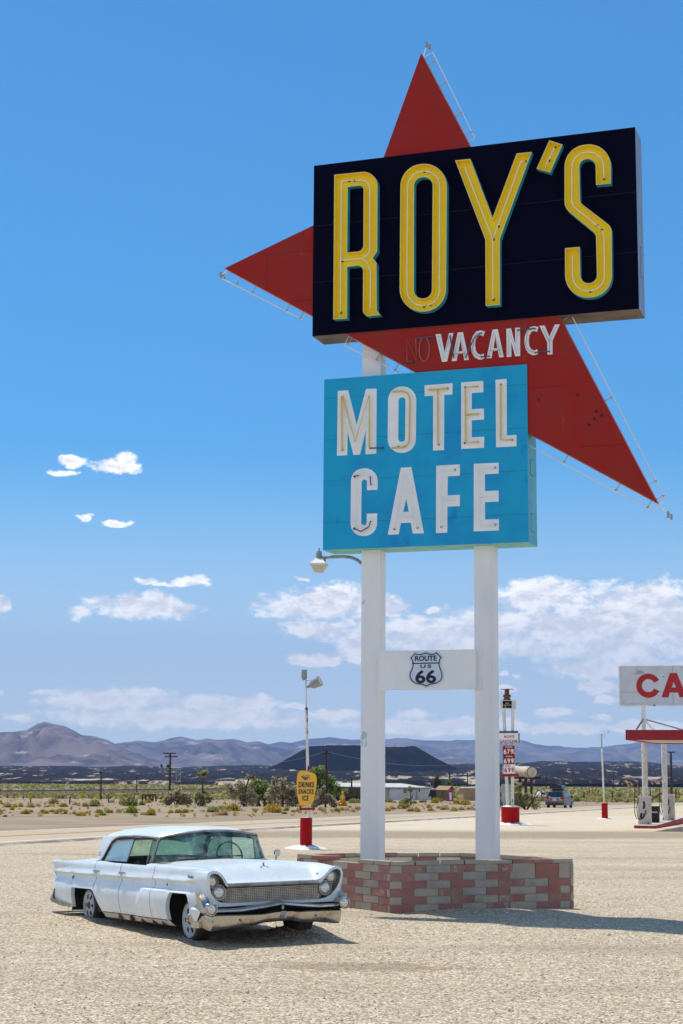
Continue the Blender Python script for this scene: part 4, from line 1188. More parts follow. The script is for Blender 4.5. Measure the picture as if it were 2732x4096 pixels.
def lower(v):
    a = abs(v)
    u = .945 - .05 * a ** 2 - .40 * sm((a - .90) / .11)
    cen = math.exp(-((v - .04) / .19) ** 4)
    zt = .372 + .020 * cen + .004 * math.sin(v * 5)
    zb = interp([(0, .250), (.20, .246), (.30, .218), (.55, .208), (.80, .178), (.90, .170), (1.0, .28)], a) + (.012 if v > 0 else 0)
    w = min(a, 1.01) * (1 if v > 0 else -1) * .985
    d = .012 * cen
    return [(u - .09, w, zt - .012), (u - .05, w, zt), (u - .005, w, zt - .008), (u + .020 + d, w, zt - .025), (u + .020 + d, w, lerp(zt, zb, .30)), (u - .006 + d, w, lerp(zt, zb, .8)), (u - .03, w, zb + .004), (u - .06, w, zb), (u - .09, w, zb + .012)]
bl = bar('front_bumper', lower, dense(-1.02, -.86, 9) + dense(-.8, .8, 26) + dense(.86, 1.02, 9), chrome)
b = MB()
for v in (-.52, .52, -.88):
    b.cut(); b.lathe([(.014, 0), (.012, .008), (.004, .012)], 10, 0, Matrix.Translation((.966 - .04 * v * v + (-.006 if abs(v) > .7 else 0), v, .29)) @ RY)
b.cut(); b.lathe([(.02, 0), (.018, .01), (.006, .015)], 12, 0, Matrix.Translation((.978, .05, .315)) @ RY)
b.box((.974, .05, .335), (.01, .075, .085)); b.box((.94, .055, .42), (.02, .03, .04))
b.pieces('bumper_bolt', chrome2, bl)
def upper(v):
    a = abs(v)
    u = .955 - .06 * a ** 2
    pk = .060 * max(0, 1 - abs(v - .04) / .55) ** 1.1
    zt = .430 + pk; th = .048 - .006 * sm(a / .8)
    return [(u - .15, v, zt - .005), (u - .09, v, zt + .004), (u - .03, v, zt), (u + .002, v, zt - .012), (u + .006, v, zt - th * .7), (u - .01, v, zt - th), (u - .05, v, zt - th - .003)]
bar('bumper_bar', upper, dense(-.86, .86, 40), chrome)
for sg in (-1, 1):
    b = MB(); M = Matrix.Translation((.93, sg * .912, .437)) @ RY
    b.lathe([(.012, -.44), (.05, -.36), (.068, -.24), (.074, -.1), (.072, .0), (.076, .03), (.074, .048), (.062, .052), (.056, .03)], 24, 0, M)
    fp = b.build('fog_lamp', chrome, car, True)
    b = MB(); b.lathe([(.060, .03), (.052, .042), (.03, .050), (.004, .053)], 20, 0, M); b.build('lens', lens, fp, True)
    b = MB()
    bp = [(.70, .63), (.80, .625), (.90, .50), (.90, .44), (.70, .45), (.78, .52)]
    b.grid([[(u, sg * (.985 - .02 * (k == 1)), z) for u, z in ((.66, .632), (.75, .628), (.86, .50), (.90, .44))] if k == 0 else [(u, sg * .90, z) for u, z in ((.72, .625), (.80, .618), (.90, .50), (.92, .44))] for k in (0, 1)], flip=sg > 0)
    b.grid([[(.66, sg * .985, .632), (.64, sg * .96, .50), (.66, sg * .95, .42)], [(.75, sg * .987, .628), (.74, sg * .985, .50), (.76, sg * .97, .42)], [(.86, sg * .975, .50), (.88, sg * .965, .46), (.90, sg * .95, .42)]], flip=sg > 0)
    b.build('bumper_blade', chrome, car, True, 60)
    b = MB(); b.box((.60, sg * .945, .245), (.22, .04, .075)); b.build('bumper_end', chrome, car)
    b = MB(); rows = [[(u - d, sg * (interp(WID, -4.4) + .012 - e), z) for u, d, e, z in ((-4.38, 0, .0, .50), (-4.44, .0, .0, .34), (-4.43, 0, .01, .315))], [(u, sg * (interp(WID, -4.6) - .03), z) for u, z in ((-4.50, .51), (-4.72, .34), (-4.70, .31))], [(u, sg * .6, z) for u, z in ((-4.60, .50), (-4.80, .36), (-4.78, .31))], [(u, 0, z) for u, z in ((-4.62, .50), (-4.83, .37), (-4.80, .31))]]
    b.grid(rows, flip=sg < 0)
    b.grid([[(-3.70, sg * .955, .262), (-3.70, sg * .955, .30)], [(-4.1, sg * .965, .275), (-4.1, sg * .965, .33)], [(-4.46, sg * .965, .31), (-4.46, sg * .968, .37)]], flip=sg > 0)
    b.build('rear_bumper', chrome2, car, True, 60)
b = MB(); b.lathe([(.012, 0), (.016, .02), (.010, .035), (.013, .05), (.004, .06)], 10, 0, Matrix.Translation((.50, .02, .892)))
for sg in (-1, 1): b.add([(.50, .02, .906), (.56, .02 + sg * .07, .900), (.46, .02 + sg * .02, .906)], [(0, 1, 2) if sg > 0 else (0, 2, 1)])
b.build('hood_ornament', chrome2, car)
# mirror, script on the wing, four-point badge on the rear pillar
b = MB(); b.tube([(-.86, .90, .90), (-.87, .91, .99)], .012, 6); b.lathe([(.005, -.03), (.04, -.02), (.045, .02), (.04, .025)], 12, 0, Matrix.Translation((-.86, .915, 1.02)) @ RY)
b.build('mirror', chrome, car, True)
for sg in (-1,):
    b = MB(); b.text('Premiere', 0, .17, -.018, .022, 0, .004, .01, .3)
    o = b.build('wing_script', chrome2, car); o.location = (.36, sg * (side(.45, .80) + .006), .806)
    b = MB()
    for du, dz in ((0, .035), (0, -.035), (.025, 0), (-.025, 0)): b.box((-3.02 + du, -.778, 1.0 + dz), (.02, .01, .02))
    b.build('pillar_badge', chrome2, car)
# wheels
for c in (0, -3.33):
    for sg in (-1, 1):
        M = Matrix.Translation((c + (0.11 if c == 0 else .0), sg * .70, .262 if c == 0 else .30)) @ Matrix.Rotation(-sg * PI / 2, 4, 'X')
        wz = MB(); wz.lathe([(.19, -.10), (.252, -.09), (.262, -.05), (.262, .05), (.248, .10), (.207, .108), (.19, .06)], 36, 0, M)
        wo = wz.build('wheel', rubber, car, True)
        b = MB()
        b.lathe([(.205, .09), (.210, .118), (.196, .124), (.190, .110), (.165, .098), (.10, .108), (.055, .112), (.05, .10)], 40, 0, M)
        b.build('rim', rim_paint, wo, True)
        b = MB()
        for k in range(6):
            a = k * PI / 3 + PI / 6 + .52
            q0 = [V((r * math.cos(a + s), r * math.sin(a + s), .1115 if r > .12 else .1125)) for r, s in ((.098, -.20), (.160, -.17), (.160, .17), (.098, .20))]
            q0[1].z = q0[2].z = .103
            b.add([M @ p for p in q0] + [M @ (p - V((0, 0, .02))) for p in q0], [(0, 1, 2, 3), (0, 4, 5, 1), (1, 5, 6, 2), (2, 6, 7, 3), (3, 7, 4, 0)])
        b.lathe([(.045, .10), (.042, .115), (.03, .13), (.01, .135)], 14, 1, M)
        b.build('rim_slot', [dark, rust], wo)
# ---------------------------------------------------------------- roadside furniture
def zat(px, py, Y): return at(px, py, Y).z
def pad(b, r, h, m=0, seed=1):
    rn = random.Random(seed); prof = []
    n = 22; ro = [1 + rn.uniform(-.16, .16) for _ in range(n)]
    rows = []
    for q, z in ((1.06, -.05), (1, .005), (.9, h * .35), (.6, h * .75), (.3, h), (.0, h)):
        rows.append([(math.cos(2 * PI * j / n) * r * q * (ro[j % n] * q + 1 - q), math.sin(2 * PI * j / n) * r * q * (ro[j % n] * q + 1 - q), z * (1 + .2 * math.sin(j * 2.1))) for j in range(n + 1)])
    b.grid(rows)
P = gnd(1241, 3398)
SCL = P.y / FPX
drinks = thing('drinks_sign', 'orange drinks snacks ice sign and floodlight on a white pole set in a red barrel', 'sign', P)
b = MB(); pad(b, .62, .10, seed=4); b.build('concrete_pad', pad_white, drinks, True, 180)
top = zat(1235, 3272, P.y) - P.z
b = MB(); b.lathe([(.165, 0), (.165, top - .012), (.158, top)], 28); b.lathe([(.157, top - .01), (.157, top + .004)], 28, 1); b.build('barrel', [red_base, pad_white], drinks, True)
def rel(px, py, dy=0.): return at(px, py, P.y + dy) - P
p0, p1, p2 = rel(1250, 3272), rel(1236, 2835), rel(1232.5, 2725)
p0 = V((p0.x, 0, top)); p1.y = 0; p2.y = 0
b = MB(); b.tube([p0, p1], [.045, .034], 10); b.build('pole', rusty_white, drinks, True)
b = MB(); b.tube([p1 - V((0, 0, .02)), p2], .022, 8); b.tube([p1 + V((.0, 0, -.04)), p1 + V((0, 0, .02))], .038, 8, 1); b.build('upper_pole', [rusty_white, rust], drinks, True)
c = rel(1225.5, 2698)
b = MB(); b.lathe([(.05, -.17), (.078, -.10), (.078, .09), (.074, .115)], 14, 0, Matrix.Translation(V((c.x, 0, c.z)))); b.build('ballast_can', steel, drinks, True)
fa, fb_ = rel(1244, 2748), rel(1296, 2722)
ax = (fb_ - fa).normalized()
M = Matrix.Translation(V((fa.x, 0, fa.z))) @ (V((ax.x, -.35, ax.z)).normalized().to_track_quat('Z', 'Y').to_matrix().to_4x4())
b = MB(); b.lathe([(.03, -.05), (.045, .04), (.075, .07), (.12, .12), (.14, .30), (.145, .36), (.15, .37)], 16, 0, M)
b.tube([V((p2.x, 0, p2.z + .0)), rel(1255, 2720) * 1, V((fa.x + .16, 0, fa.z + .1))], .012, 6, 0)
fl = b.build('floodlight', steel, drinks, True)
b = MB(); b.lathe([(.135, .371), (.12, .376)], 16, 0, M); b.build('lens', MATS.get('lamp_lens'), fl)
# palette-shaped panel
def dl(pts): return [V((q.x, q.z)) for q in (rel(1180 + x / 9.405, 3050 + y / 9.405, -.10) for x, y in pts)]
yel = mat('sign_orange', (.95, .50, .035), (.90, .45, .03), 2., rough=.55, spec=.3)
yel_edge = mat('sign_edge', (.62, .50, .30), rough=.6)
redarrow = mat('arrow_red', (.30, .012, .008), (.25, .01, .008), 3., rough=.6)
ink = mat('lettering_ink', (.010, .010, .014), rough=.6)
halo = mat('lettering_halo', (.74, .70, .66), rough=.6)
teal = mat('lettering_teal', (.02, .24, .28), rough=.6)
OUT = [(400, 318), (500, 325), (620, 352), (740, 388), (850, 432), (910, 490), (940, 570), (948, 680), (938, 850), (915, 1040), (880, 1230), (840, 1400), (790, 1520), (710, 1585), (600, 1620), (470, 1645), (390, 1640), (330, 1600), (280, 1500), (240, 1340), (210, 1150), (196, 950), (196, 750), (208, 560), (230, 430), (280, 360), (340, 326)]
yb = -.10
b = MB(); b.plate([dl(OUT)], yb - .03, yb, 0, 1)
def dtext(s, x0, y0, x1, y1, bo, sh, hal=True, m=2):
    a, e = dl([(x0, y1), (x1, y0)])
    if hal:
        g = .003
        b.text(s, a.x - g, e.x + g, a.y - g, e.y + g, yb - .031, .003, bo + .016, sh, 3, 1.12)
    b.text(s, a.x, e.x, a.y, e.y, yb - .034, .003, bo, sh, m, 1.12)
a = dl([(335, 530), (490, 560), (640, 580), (660, 600), (512, 695), (470, 655)])
b.plate([a], yb - .0325, yb - .03, 4)
dtext('ROYS', 420, 482, 705, 632, .03, 0, True, 5)
dtext('DRINKS', 262, 745, 852, 960, .042, .12)
dtext('SNACKS', 262, 1010, 842, 1205, .042, .12)
dtext('ICE', 408, 1255, 655, 1455, .042, .06)
b.build('sign_panel', [yel, yel_edge, ink, halo, redarrow, teal], drinks)
b = MB()
b.plate([dl([(612, 140), (690, 132), (640, 365), (575, 350)])], yb - .02, yb - .005)
b.plate([dl([(318, 1620), (395, 1640), (388, 1722), (812, 1705), (805, 1645), (918, 1750), (825, 1855), (815, 1795), (310, 1820)])], yb - .028, yb - .008)
b.build('arrow', redarrow, drinks)

# price sign
P = gnd(2058, 3291)
price = thing('gas_price_sign', 'gasoline price sign on twin white pipes in a wide red round base', 'sign', P)
def rel(px, py, dy=0.): return at(px, py, P.y + dy) - P
top = rel(2058, 3219).z; rb = (2092.7 - 2021) / 2 / FPX * P.y
b = MB(); pad(b, rb * 2.25, .13, seed=8); b.build('concrete_pad', pad_white, price, True, 180)
b = MB(); b.lathe([(rb, .0), (rb, top)], 36); b.lathe([(rb * .99, top), (rb * 1.01, top + .02), (rb * .8, top + .05), (rb * .5, top + .08)], 18, 1); b.build('barrel', [red_base, pad_white], price, True)
for (xt, yt), (xb, yb2), rr in (((2025.5, 2829), (2046, 3216), 6.6), ((2061, 2829), (2065, 3216), 6.4)):
    a, e = rel(xt, yt), rel(xb, yb2)
    b = MB(); b.tube([(e.x, 0, e.z), (a.x, 0, a.z)], rr / FPX * P.y, 12); b.build('pole', rusty_white, price, True)
K2 = 6.187
def dl2(pts, dy): return [V((q.x, q.z)) for q in (rel(1970 + x / K2, 2740 + y / K2, dy) for x, y in pts)]
d = -.22
b = MB()
b.plate([dl2([(150, 1145), (708, 1138), (715, 1372), (150, 1390)], d)], d, d + .05, 0, 1)
b.plate([dl2([(150, 1090), (703, 1080), (703, 1130), (150, 1140)], d)], d - .02, d + .06, 1)
b.plate([dl2([(715, 1135), (742, 1140), (740, 1375), (715, 1372)], d)], d - .01, d + .06, 1)
def pt(s, x0, y0, x1, y1, bo, m, dd):
    a, e = dl2([(x0, y1), (x1, y0)], dd)
    b.text(s, a.x, e.x, a.y, e.y, dd - .004, .004, bo, 0, m)
oldred = mat('lettering_old_red', (.33, .02, .035), (.45, .16, .16), 7., rough=.7)
wood = mat('grey_wood', (.13, .10, .065), (.08, .06, .04), 4., rough=.9)
pt("ROY'S", 358, 1192, 615, 1262, .03, 2, d); pt('GASOLINE', 248, 1300, 690, 1382, .03, 2, d)
b.build('name_panel', [lettering_white, wood, oldred], price)
b = MB()
b.plate([dl2([(330, 1455), (618, 1445), (655, 2140), (365, 2155)], d)], d, d + .12, 0, 3)
b.plate([dl2([(354, 1912), (645, 1905), (655, 2138), (366, 2150)], d)], d - .006, d, 1, 1)
b.plate([dl2([(340, 1690), (630, 1682), (631, 1692), (341, 1700)], d)], d - .004, d, 3, 3)
pt('UNLEADED', 388, 1468, 565, 1498, .02, 1, d); pt('PREMIUM', 410, 1698, 565, 1728, .02, 1, d)
pt('6', 352, 1535, 418, 1660, .03, 1, d); pt('7', 440, 1535, 505, 1655, .03, 1, d); pt('9', 525, 1530, 590, 1652, .03, 1, d)
pt('6', 362, 1765, 428, 1890, .03, 1, d); pt('9', 450, 1762, 515, 1886, .03, 1, d); pt('9', 537, 1760, 602, 1882, .03, 1, d)
for y0, m, dd in ((1535, 1, d), (1765, 1, d), (1990, 2, d - .006)):
    ox = (y0 - 1535) * .055
    pt('9', 594 + ox, y0, 612 + ox, y0 + 50, .04, m, dd); pt('10', 596 + ox, y0 + 70, 628 + ox, y0 + 118, .02, m, dd)
pt('DIESEL', 388, 1925, 530, 1970, .0, 2, d - .006)
pt('6', 376, 1990, 440, 2115, .03, 2, d - .006); pt('9', 465, 1988, 528, 2110, .03, 2, d - .006); pt('9', 548, 1985, 608, 2108, .03, 2, d - .006)
b.build('price_panel', [redarrow, lettering_white, mat('price_red', (.42, .012, .02), rough=.5), black], price)
b = MB(); b.plate([dl2([(270, 2160), (730, 2135), (730, 2205), (272, 2215)], d)], d - .03, d + .10); b.build('shelf_board', redarrow, price)
b = MB(); b.plate([dl2([(322, 1975), (352, 1970), (362, 2140), (330, 2140)], d)], d - .03, d - .02, 0, 0)
a = dl2([(327, 2130), (352, 1985)], d)
tb = MB(); tb.text('CLOSED', 0, a[1].y - a[0].y, 0, (a[1].x - a[0].x) * .9, 0, .003, .02)
b.add([(a[0].x + (a[1].x - a[0].x) * .95 - z, d - .033 + y, a[0].y + x) for x, y, z in tb.v], tb.f, 1)
b.build('closed_tag', [lettering_white, ink], price)
b = MB()
q = dl2([(248, 322), (640, 318), (640, 528), (262, 538)], -.2)
z0, z1 = q[3].y, q[0].y
b.bbox((q[0].x, -.24, z0), (q[0].x + .12, .24, z1)); b.bbox((q[1].x - .20, -.24, z0), (q[1].x, .24, z1))
b.bbox((q[0].x + .12, .0, z0), (q[1].x - .2, .05, z1), 1); b.bbox((q[0].x + .12, -.22, z0), (q[1].x - .2, .22, z0 + .04)); b.bbox((q[0].x + .12, -.22, z1 - .03), (q[1].x - .2, .22, z1))
b.bbox((q[0].x + .12, -.2, z0 + .17), (q[1].x - .2, -.18, z0 + .19)); b.bbox((q[0].x + .24, -.2, z0), (q[0].x + .26, -.18, z0 + .18))
cx = (q[0].x + q[1].x) / 2 - .03
for sx in (-.05, .05): b.lathe([(.035, 0), (.03, .02)], 10, 0, Matrix.Translation((cx + sx, -.03, z0 + .27)) @ Matrix.Rotation(PI / 2, 4, 'X'))
b.build('light_box', [rusty_white, black], price)
b = MB(); b.lathe([(.19, 0), (.20, .05), (.14, .09), (.14, .13), (.19, .16), (.20, .22), (.17, .26), (.115, .28), (.115, .50), (.12, .52), (.33, .525), (.33, .54)], 20, 0, Matrix.Translation((cx, 0, z1))); b.build('motor_stub', rust, price, True)

# slim pole in a red barrel by the highway
P = gnd(2435, 3262)
mast = thing('weather_mast', 'slim white mast with a small vane standing in a narrow red barrel by the highway', 'pole', P)
def rel(px, py, dy=0.): return at(px, py, P.y + dy) - P
top = rel(2435, 3200).z
b = MB(); pad(b, .55, .05, seed=12); b.build('concrete_pad', pad_white, mast, True, 180)
b = MB(); b.lathe([(.19, 0), (.19, top), (.18, top + .01)], 24); b.build('barrel', red_base, mast, True)
a, e, f = rel(2431, 3198), rel(2419, 2980), rel(2418, 2925)
b = MB(); b.tube([(a.x, 0, a.z), (e.x, 0, e.z)], .055, 8); b.tube([(e.x, 0, e.z), (f.x, 0, f.z)], .035, 8, 1); b.build('pole', [rusty_white, steel], mast, True)
b = MB(); w = rel(2428, 2922); b.tube([(f.x - .12, 0, f.z), (w.x, 0, w.z), (w.x + .16, 0, w.z + .02), (w.x + .26, 0, w.z + .12), (w.x + .27, 0, w.z + .2)], .018, 6)
b.tube([(w.x + .02, 0, w.z), (w.x + .02, 0, w.z - .28)], .01, 4); b.tube([(f.x - .1, 0, f.z), (f.x - .12, 0, f.z - .3)], .008, 4); b.build('vane', steel, mast, True)

# ---------------------------------------------------------------- filling station
Q0 = gnd(2549.3, 3298.6)
AX = V((3.2, 10.6)).normalized(); SD = V((AX.y, -AX.x))
SANG = -math.atan2(AX.x, AX.y)
gz0 = gz(Q0.y + 4)
island = thing('pump_island', 'raised concrete pump island with a red painted kerb under the station canopy', 'kerb', (Q0.x, Q0.y, gz0), SANG)
iw, il = .98, 15.
b = MB()
loop = rounded([(0, 0, .25), (iw, 0, .25), (iw, il), (0, il)], 6)
n = len(loop)
b.add([(p.x, p.y, -.4) for p in loop] + [(p.x, p.y, .19) for p in loop], [(i, (i + 1) % n, n + (i + 1) % n, n + i) for i in range(n)], 0)
b.add([(p.x, p.y, .19) for p in loop], [tuple(range(n))], 1)
b.build('kerb', [mat('kerb_red', (.30, .02, .025), (.24, .10, .09), 1.2, .5, .7, rough=.8), mat('island_top', (.50, .46, .42), (.42, .39, .35), 2., rough=.9)], island)
def loc(px, py, z):
    """station-frame (across, along) of the spot at height z above the forecourt on this sight line"""
    r = ray(px, py); t = (gz0 + z - H) / r.z; p = r * t
    q = V((p.x - Q0.x, p.y - Q0.y)); return V((q.dot(SD), q.dot(AX)))
def spot(ac, al, z=0.):
    p = V((Q0.x, Q0.y)) + SD * ac + AX * al; return V((p.x, p.y, gz0 + z))
pump_steel = mat('pump_steel', (.56, .51, .45), (.42, .37, .31), 3., .4, .7, rough=.35, metal=.35, spots=[((.18, .15, .13), 6., .66, .70)])
pump_white = mat('pump_panel', (.62, .62, .60), (.50, .50, .48), 3., rough=.5)
def make_pump(px, py, label):
    a = loc(px, py, .19); Pm = spot(max(.30, min(.7, a.x)), a.y, .19)
    t = thing('fuel_pump', label, 'fuel pump', Pm, SANG, 'fuel pumps on the island')
    b = MB(); w, dp = .56, .42
    prof = [(0, .5), (.02, .5), (.62, .48), (.64, .47), (1.14, .42), (1.16, .45), (1.26, .45)]
    rows = []
    for z, f in prof: rows.append([(-w / 2, -dp * f, z), (w / 2, -dp * f, z), (w / 2, dp * f, z), (-w / 2, dp * f, z), (-w / 2, -dp * f, z)])
    b.grid(rows); b.add(rows[-1][:4], [(0, 1, 2, 3)]); b.build('cabinet', pump_steel, t)
    b = MB(); b.box((0, -dp * .455, 1.21), (w * .98, .015, .085)); b.box((w * .47, -.0, .93), (.05, .30, .36)); b.build('top_panel', pump_white, t)
    b = MB(); b.tube([(-.02, -.22, 1.02), (.0, -.235, .9), (-.01, -.24, .74), (-.05, -.235, .7)], [.035, .04, .045, .03], 8); b.tube([(-.12, -.24, .50), (-.14, -.26, .44), (-.15, -.255, .32), (-.12, -.25, .28)], [.03, .045, .05, .03], 8); b.box((.06, -.24, .60), (.06, .05, .05)); b.box((.17, -.24, .06), (.05, .02, .05)); b.build('nozzle', black, t, True)
    b = MB(); b.tube([(-.28, -.05, 1.0), (-.285, -.05, 1.88)], .016, 6); b.lathe([(.02, 0), (.04, .03), (.02, .07), (.015, .1)], 10, 0, Matrix.Translation((-.285, -.05, 1.86))); b.build('hose_mast', steel, t, True)
    b = MB()
    b.tube([(-.285, -.05, 1.86), (-.34, -.12, 1.84), (-.40, -.2, 1.6), (-.42, -.24, 1.0), (-.42, -.26, .5), (-.36, -.28, .28), (-.22, -.30, .21), (-.06, -.29, .26), (.04, -.27, .45), (.05, -.26, .62)], .018, 7)
    b.tube([(-.285, -.05, 1.86), (-.24, -.1, 1.8), (-.22, -.14, 1.4), (-.27, -.2, 1.1), (-.33, -.25, .7), (-.30, -.27, .35), (-.20, -.29, .23), (-.06, -.28, .30), (-.0, -.26, .5)], .018, 7)
    b.build('hose', rubber, t, True)
    return t
make_pump(2589, 3281, 'nearer weathered steel fuel pump with long looped black hoses')
p2 = make_pump(2700, 3263, 'farther weathered fuel pump half hidden behind a white canopy column')
a = loc(2634, 3274, .19)
bin_ = thing('litter_bin', 'black litter bin tagged with white graffiti between the two pumps', 'bin', spot(min(.75, a.x), a.y, .19), SANG)
b = MB(); rows = [[(sx * w, sy * w * .9, z) for sx, sy in ((-1, -1), (1, -1), (1, 1), (-1, 1), (-1, -1))] for z, w in ((0, .20), (.02, .215), (.66, .235), (.68, .245), (.74, .24), (.76, .2))]
b.grid(rows); b.add(rows[-1][:4], [(0, 1, 2, 3)]); b.build('bin_body', black, bin_)
b = MB(); rn = random.Random(2)
x = -.17
for k in range(7):
    b.tube([(x, -.222, .44), (x + .02 + rn.uniform(-.01, .01), -.224, .54 + rn.uniform(-.02, .02)), (x + .045, -.224, .45 + rn.uniform(-.02, .03)), (x + .02, -.224, .50)], .007, 4); x += .05
b.build('graffiti', lettering_white, bin_)
# canopy
cz0 = zat(2513.9, 2945.4, at(2513.9, 2945.4, 70).y) - gz0
Pc = at(2513.9, 2945.4, 70.); Pc.z = gz0
q = V((Pc.x - Q0.x, Pc.y - Q0.y)); ca, cl_ = q.dot(SD), q.dot(AX)
canopy = thing('station_canopy', 'red edged flat filling station canopy on round white columns', 'canopy', Pc, SANG)
cw, cd = 9., 11.
ch = H + ray(2513.9, 2945.4).z / ray(2513.9, 2945.4).y * 70 - gz0
ct = H + ray(2512.3, 2904.8).z / ray(2512.3, 2904.8).y * 70 - gz0
b = MB()
b.bbox((0, 0, ch), (cw, .12, ct)); b.bbox((0, .12, ch), (.12, cd, ct)); b.bbox((0, cd - .12, ch), (cw, cd, ct))
b.build('fascia', mat('fascia_red', (.33, .007, .012), (.28, .006, .010), 2., rough=.5), canopy)
b = MB(); b.bbox((.12, .12, ch + .04), (cw, cd - .12, ct - .02)); b.bbox((2.4, 2.2, ch - .10), (cw, 2.5, ch + .04)); b.build('soffit', mat('soffit_cream', (.66, .60, .48), (.55, .47, .36), 1.5, rough=.8), canopy)
for px, py, rr in ((2599, 3270, 11.2), (2678, 3264.7, 10.8)):
    a = loc(px, py, .19); s = spot(a.x, a.y, 0)
    dd = V((s.x - Pc.x, s.y - Pc.y)); rad = rr / FPX * s.y
    b = MB(); b.lathe([(rad, .192), (rad, ch + .04)], 24, 0, Matrix.Translation((dd.dot(SD), dd.dot(AX), 0)))
    b.build('column', rusty_white, canopy, True)
# CAFE board on the canopy
Y = 76.
csign = thing('cafe_sign', 'weathered white cafe board with red lettering standing on the canopy roof', 'sign', at(2582, 2905, Y), SANG)
Cb = csign.location.copy()
def onst(px, py, d=0.):
    r = ray(px, py); n = AX
    t = ((Cb.x) * n.x + Cb.y * n.y + d) / (r.x * n.x + r.y * n.y); p = r * t + V((0, 0, H)) - Cb
    return V((V((p.x, p.y)).dot(SD), p.z))
def cs(x, y): return onst(2440 + x / 5.37, 2600 + y / 5.37)
a, e = cs(258, 282), cs(283, 1100)
bx0 = a.x; bz1 = a.y; bz0 = e.y
bw = 5.4
b = MB(); b.bbox((bx0, 0, bz0), (bx0 + bw, .16, bz1)); 
b.box((bx0 + cs(1390, 500).x - a.x, -.001, (bz0 + bz1) / 2), (.012, .004, bz1 - bz0), 1); b.box((bx0 + bw / 2, -.001, lerp(bz0, bz1, .33)), (bw, .004, .010), 1)
def ctx(pts): return [cs(x, y) for x, y in pts]
c0 = cs(870, 682); R1 = (cs(870, 420).y - cs(870, 942).y) / 2; R2 = R1 * .54
arc = [(c0.x + R1 * math.cos(t) * .985, c0.y + R1 * math.sin(t)) for t in [.46 + (2 * PI - .92) * i / 30 for i in range(31)]] + [(c0.x + R2 * math.cos(t) * .98, c0.y + R2 * math.sin(t)) for t in [-.46 - (2 * PI - .92) * i / 30 for i in range(31)]]
board = b.build('board', [mat('flaking_white', (.56, .57, .60), (.50, .51, .54), 2., rough=.7, spots=[((.07, .06, .06), 5., .655, .69, (.35, 1, 1.6)), ((.30, .29, .28), 2., .6, .66, (.3, 1, 1.4))]), black], csign)
cafe_red = mat('cafe_red', (.40, .012, .016), (.34, .01, .012), 2., rough=.55)
lw, lx, zt, zb = R1 * 2, c0.x - R1, c0.y + R1 * 1.02, c0.y - R1 * .97
b = MB(); b.plate([[V(p) for p in arc]], -.012, -.001); b.build('letter', cafe_red, board)
A0 = cs(1155, 925).x; AW = 2 * (cs(1405, 400).x - A0); k = AW
b = MB(); b.plate([[V(p) for p in ((A0, zb), (A0 + k * .28, zb), (A0 + k * .34, zb + .28 * (zt - zb) * .7), (A0 + k * .66, zb + .28 * (zt - zb) * .7), (A0 + k * .72, zb), (A0 + k, zb), (A0 + k * .64, zt), (A0 + k * .36, zt))], [V(p) for p in ((A0 + k * .41, zb + .40 * (zt - zb)), (A0 + k * .5, zb + .64 * (zt - zb)), (A0 + k * .59, zb + .40 * (zt - zb)))]], -.012, -.001); b.build('letter', cafe_red, board)
hh = zt - zb; s0 = hh * .26
for X, E3 in ((A0 + k + .18, False), (A0 + k + .18 + hh * .82, True)):
    w = hh * .66
    pts = [(0, 0), (w, 0), (w, s0 * .9), (s0, s0 * .9)] if E3 else [(0, 0), (s0, 0)]
    pts += [(s0, hh * .39), (w * .9, hh * .39), (w * .9, hh * .62), (s0, hh * .62), (s0, hh - s0 * .9), (w, hh - s0 * .9), (w, hh), (0, hh)]
    b = MB(); b.plate([[V((X + x, zb + z)) for x, z in pts]], -.012, -.001); b.build('letter', cafe_red, board)
b = MB(); f0 = .07
b.bbox((bx0 - f0, -.03, bz0 - f0), (bx0, .19, bz1 + .03)); b.bbox((bx0, -.03, bz0 - f0), (bx0 + bw, .19, bz0)); b.bbox((bx0, -.03, bz1), (bx0 + bw, .19, bz1 + .03)); b.build('frame', rusty_white, csign)
b = MB(); x = cs(768, 1200).x; b.cut(); zr = gz0 + ct - .06 - Cb.z; b.bbox((x - .09, .02, zr), (x + .09, .15, bz0 - f0)); b.cut(); b.bbox((x + 3.2, .02, zr), (x + 3.38, .15, bz0 - f0)); b.pieces('post', rusty_white, csign)
b = MB(); zz = cs(768, 1410).y
b.tube([(x - .02, 0, zz), (x - .35, -.9, zr)], .045, 6); b.tube([(x + .02, .1, zz), (x + .5, 1.2, zr)], .04, 6, 1); b.tube([(x + .12, .1, zz), (x + 2.9, .5, zz - .80), (x + 3.2, .5, zz - .86)], .035, 6)
b.build('brace', [steel, rusty_white], csign)
# ---------------------------------------------------------------- minivan on the highway
Pv = gnd(2238, 3223)
hd = math.atan2(RD.x, RD.y)
van = thing('minivan', 'grey minivan with a black roof box driving away along the highway', 'car', (0, 0, 0))
pv = V((Pv.x, Pv.y)); tt = (pv - RA).dot(RD)
pv = V((Pv.x, Pv.y)) + RD * 2.4
van.location = (pv.x, pv.y, gz(pv.y) + .062); van.rotation_euler = (-.0149, 0, -hd - .03)
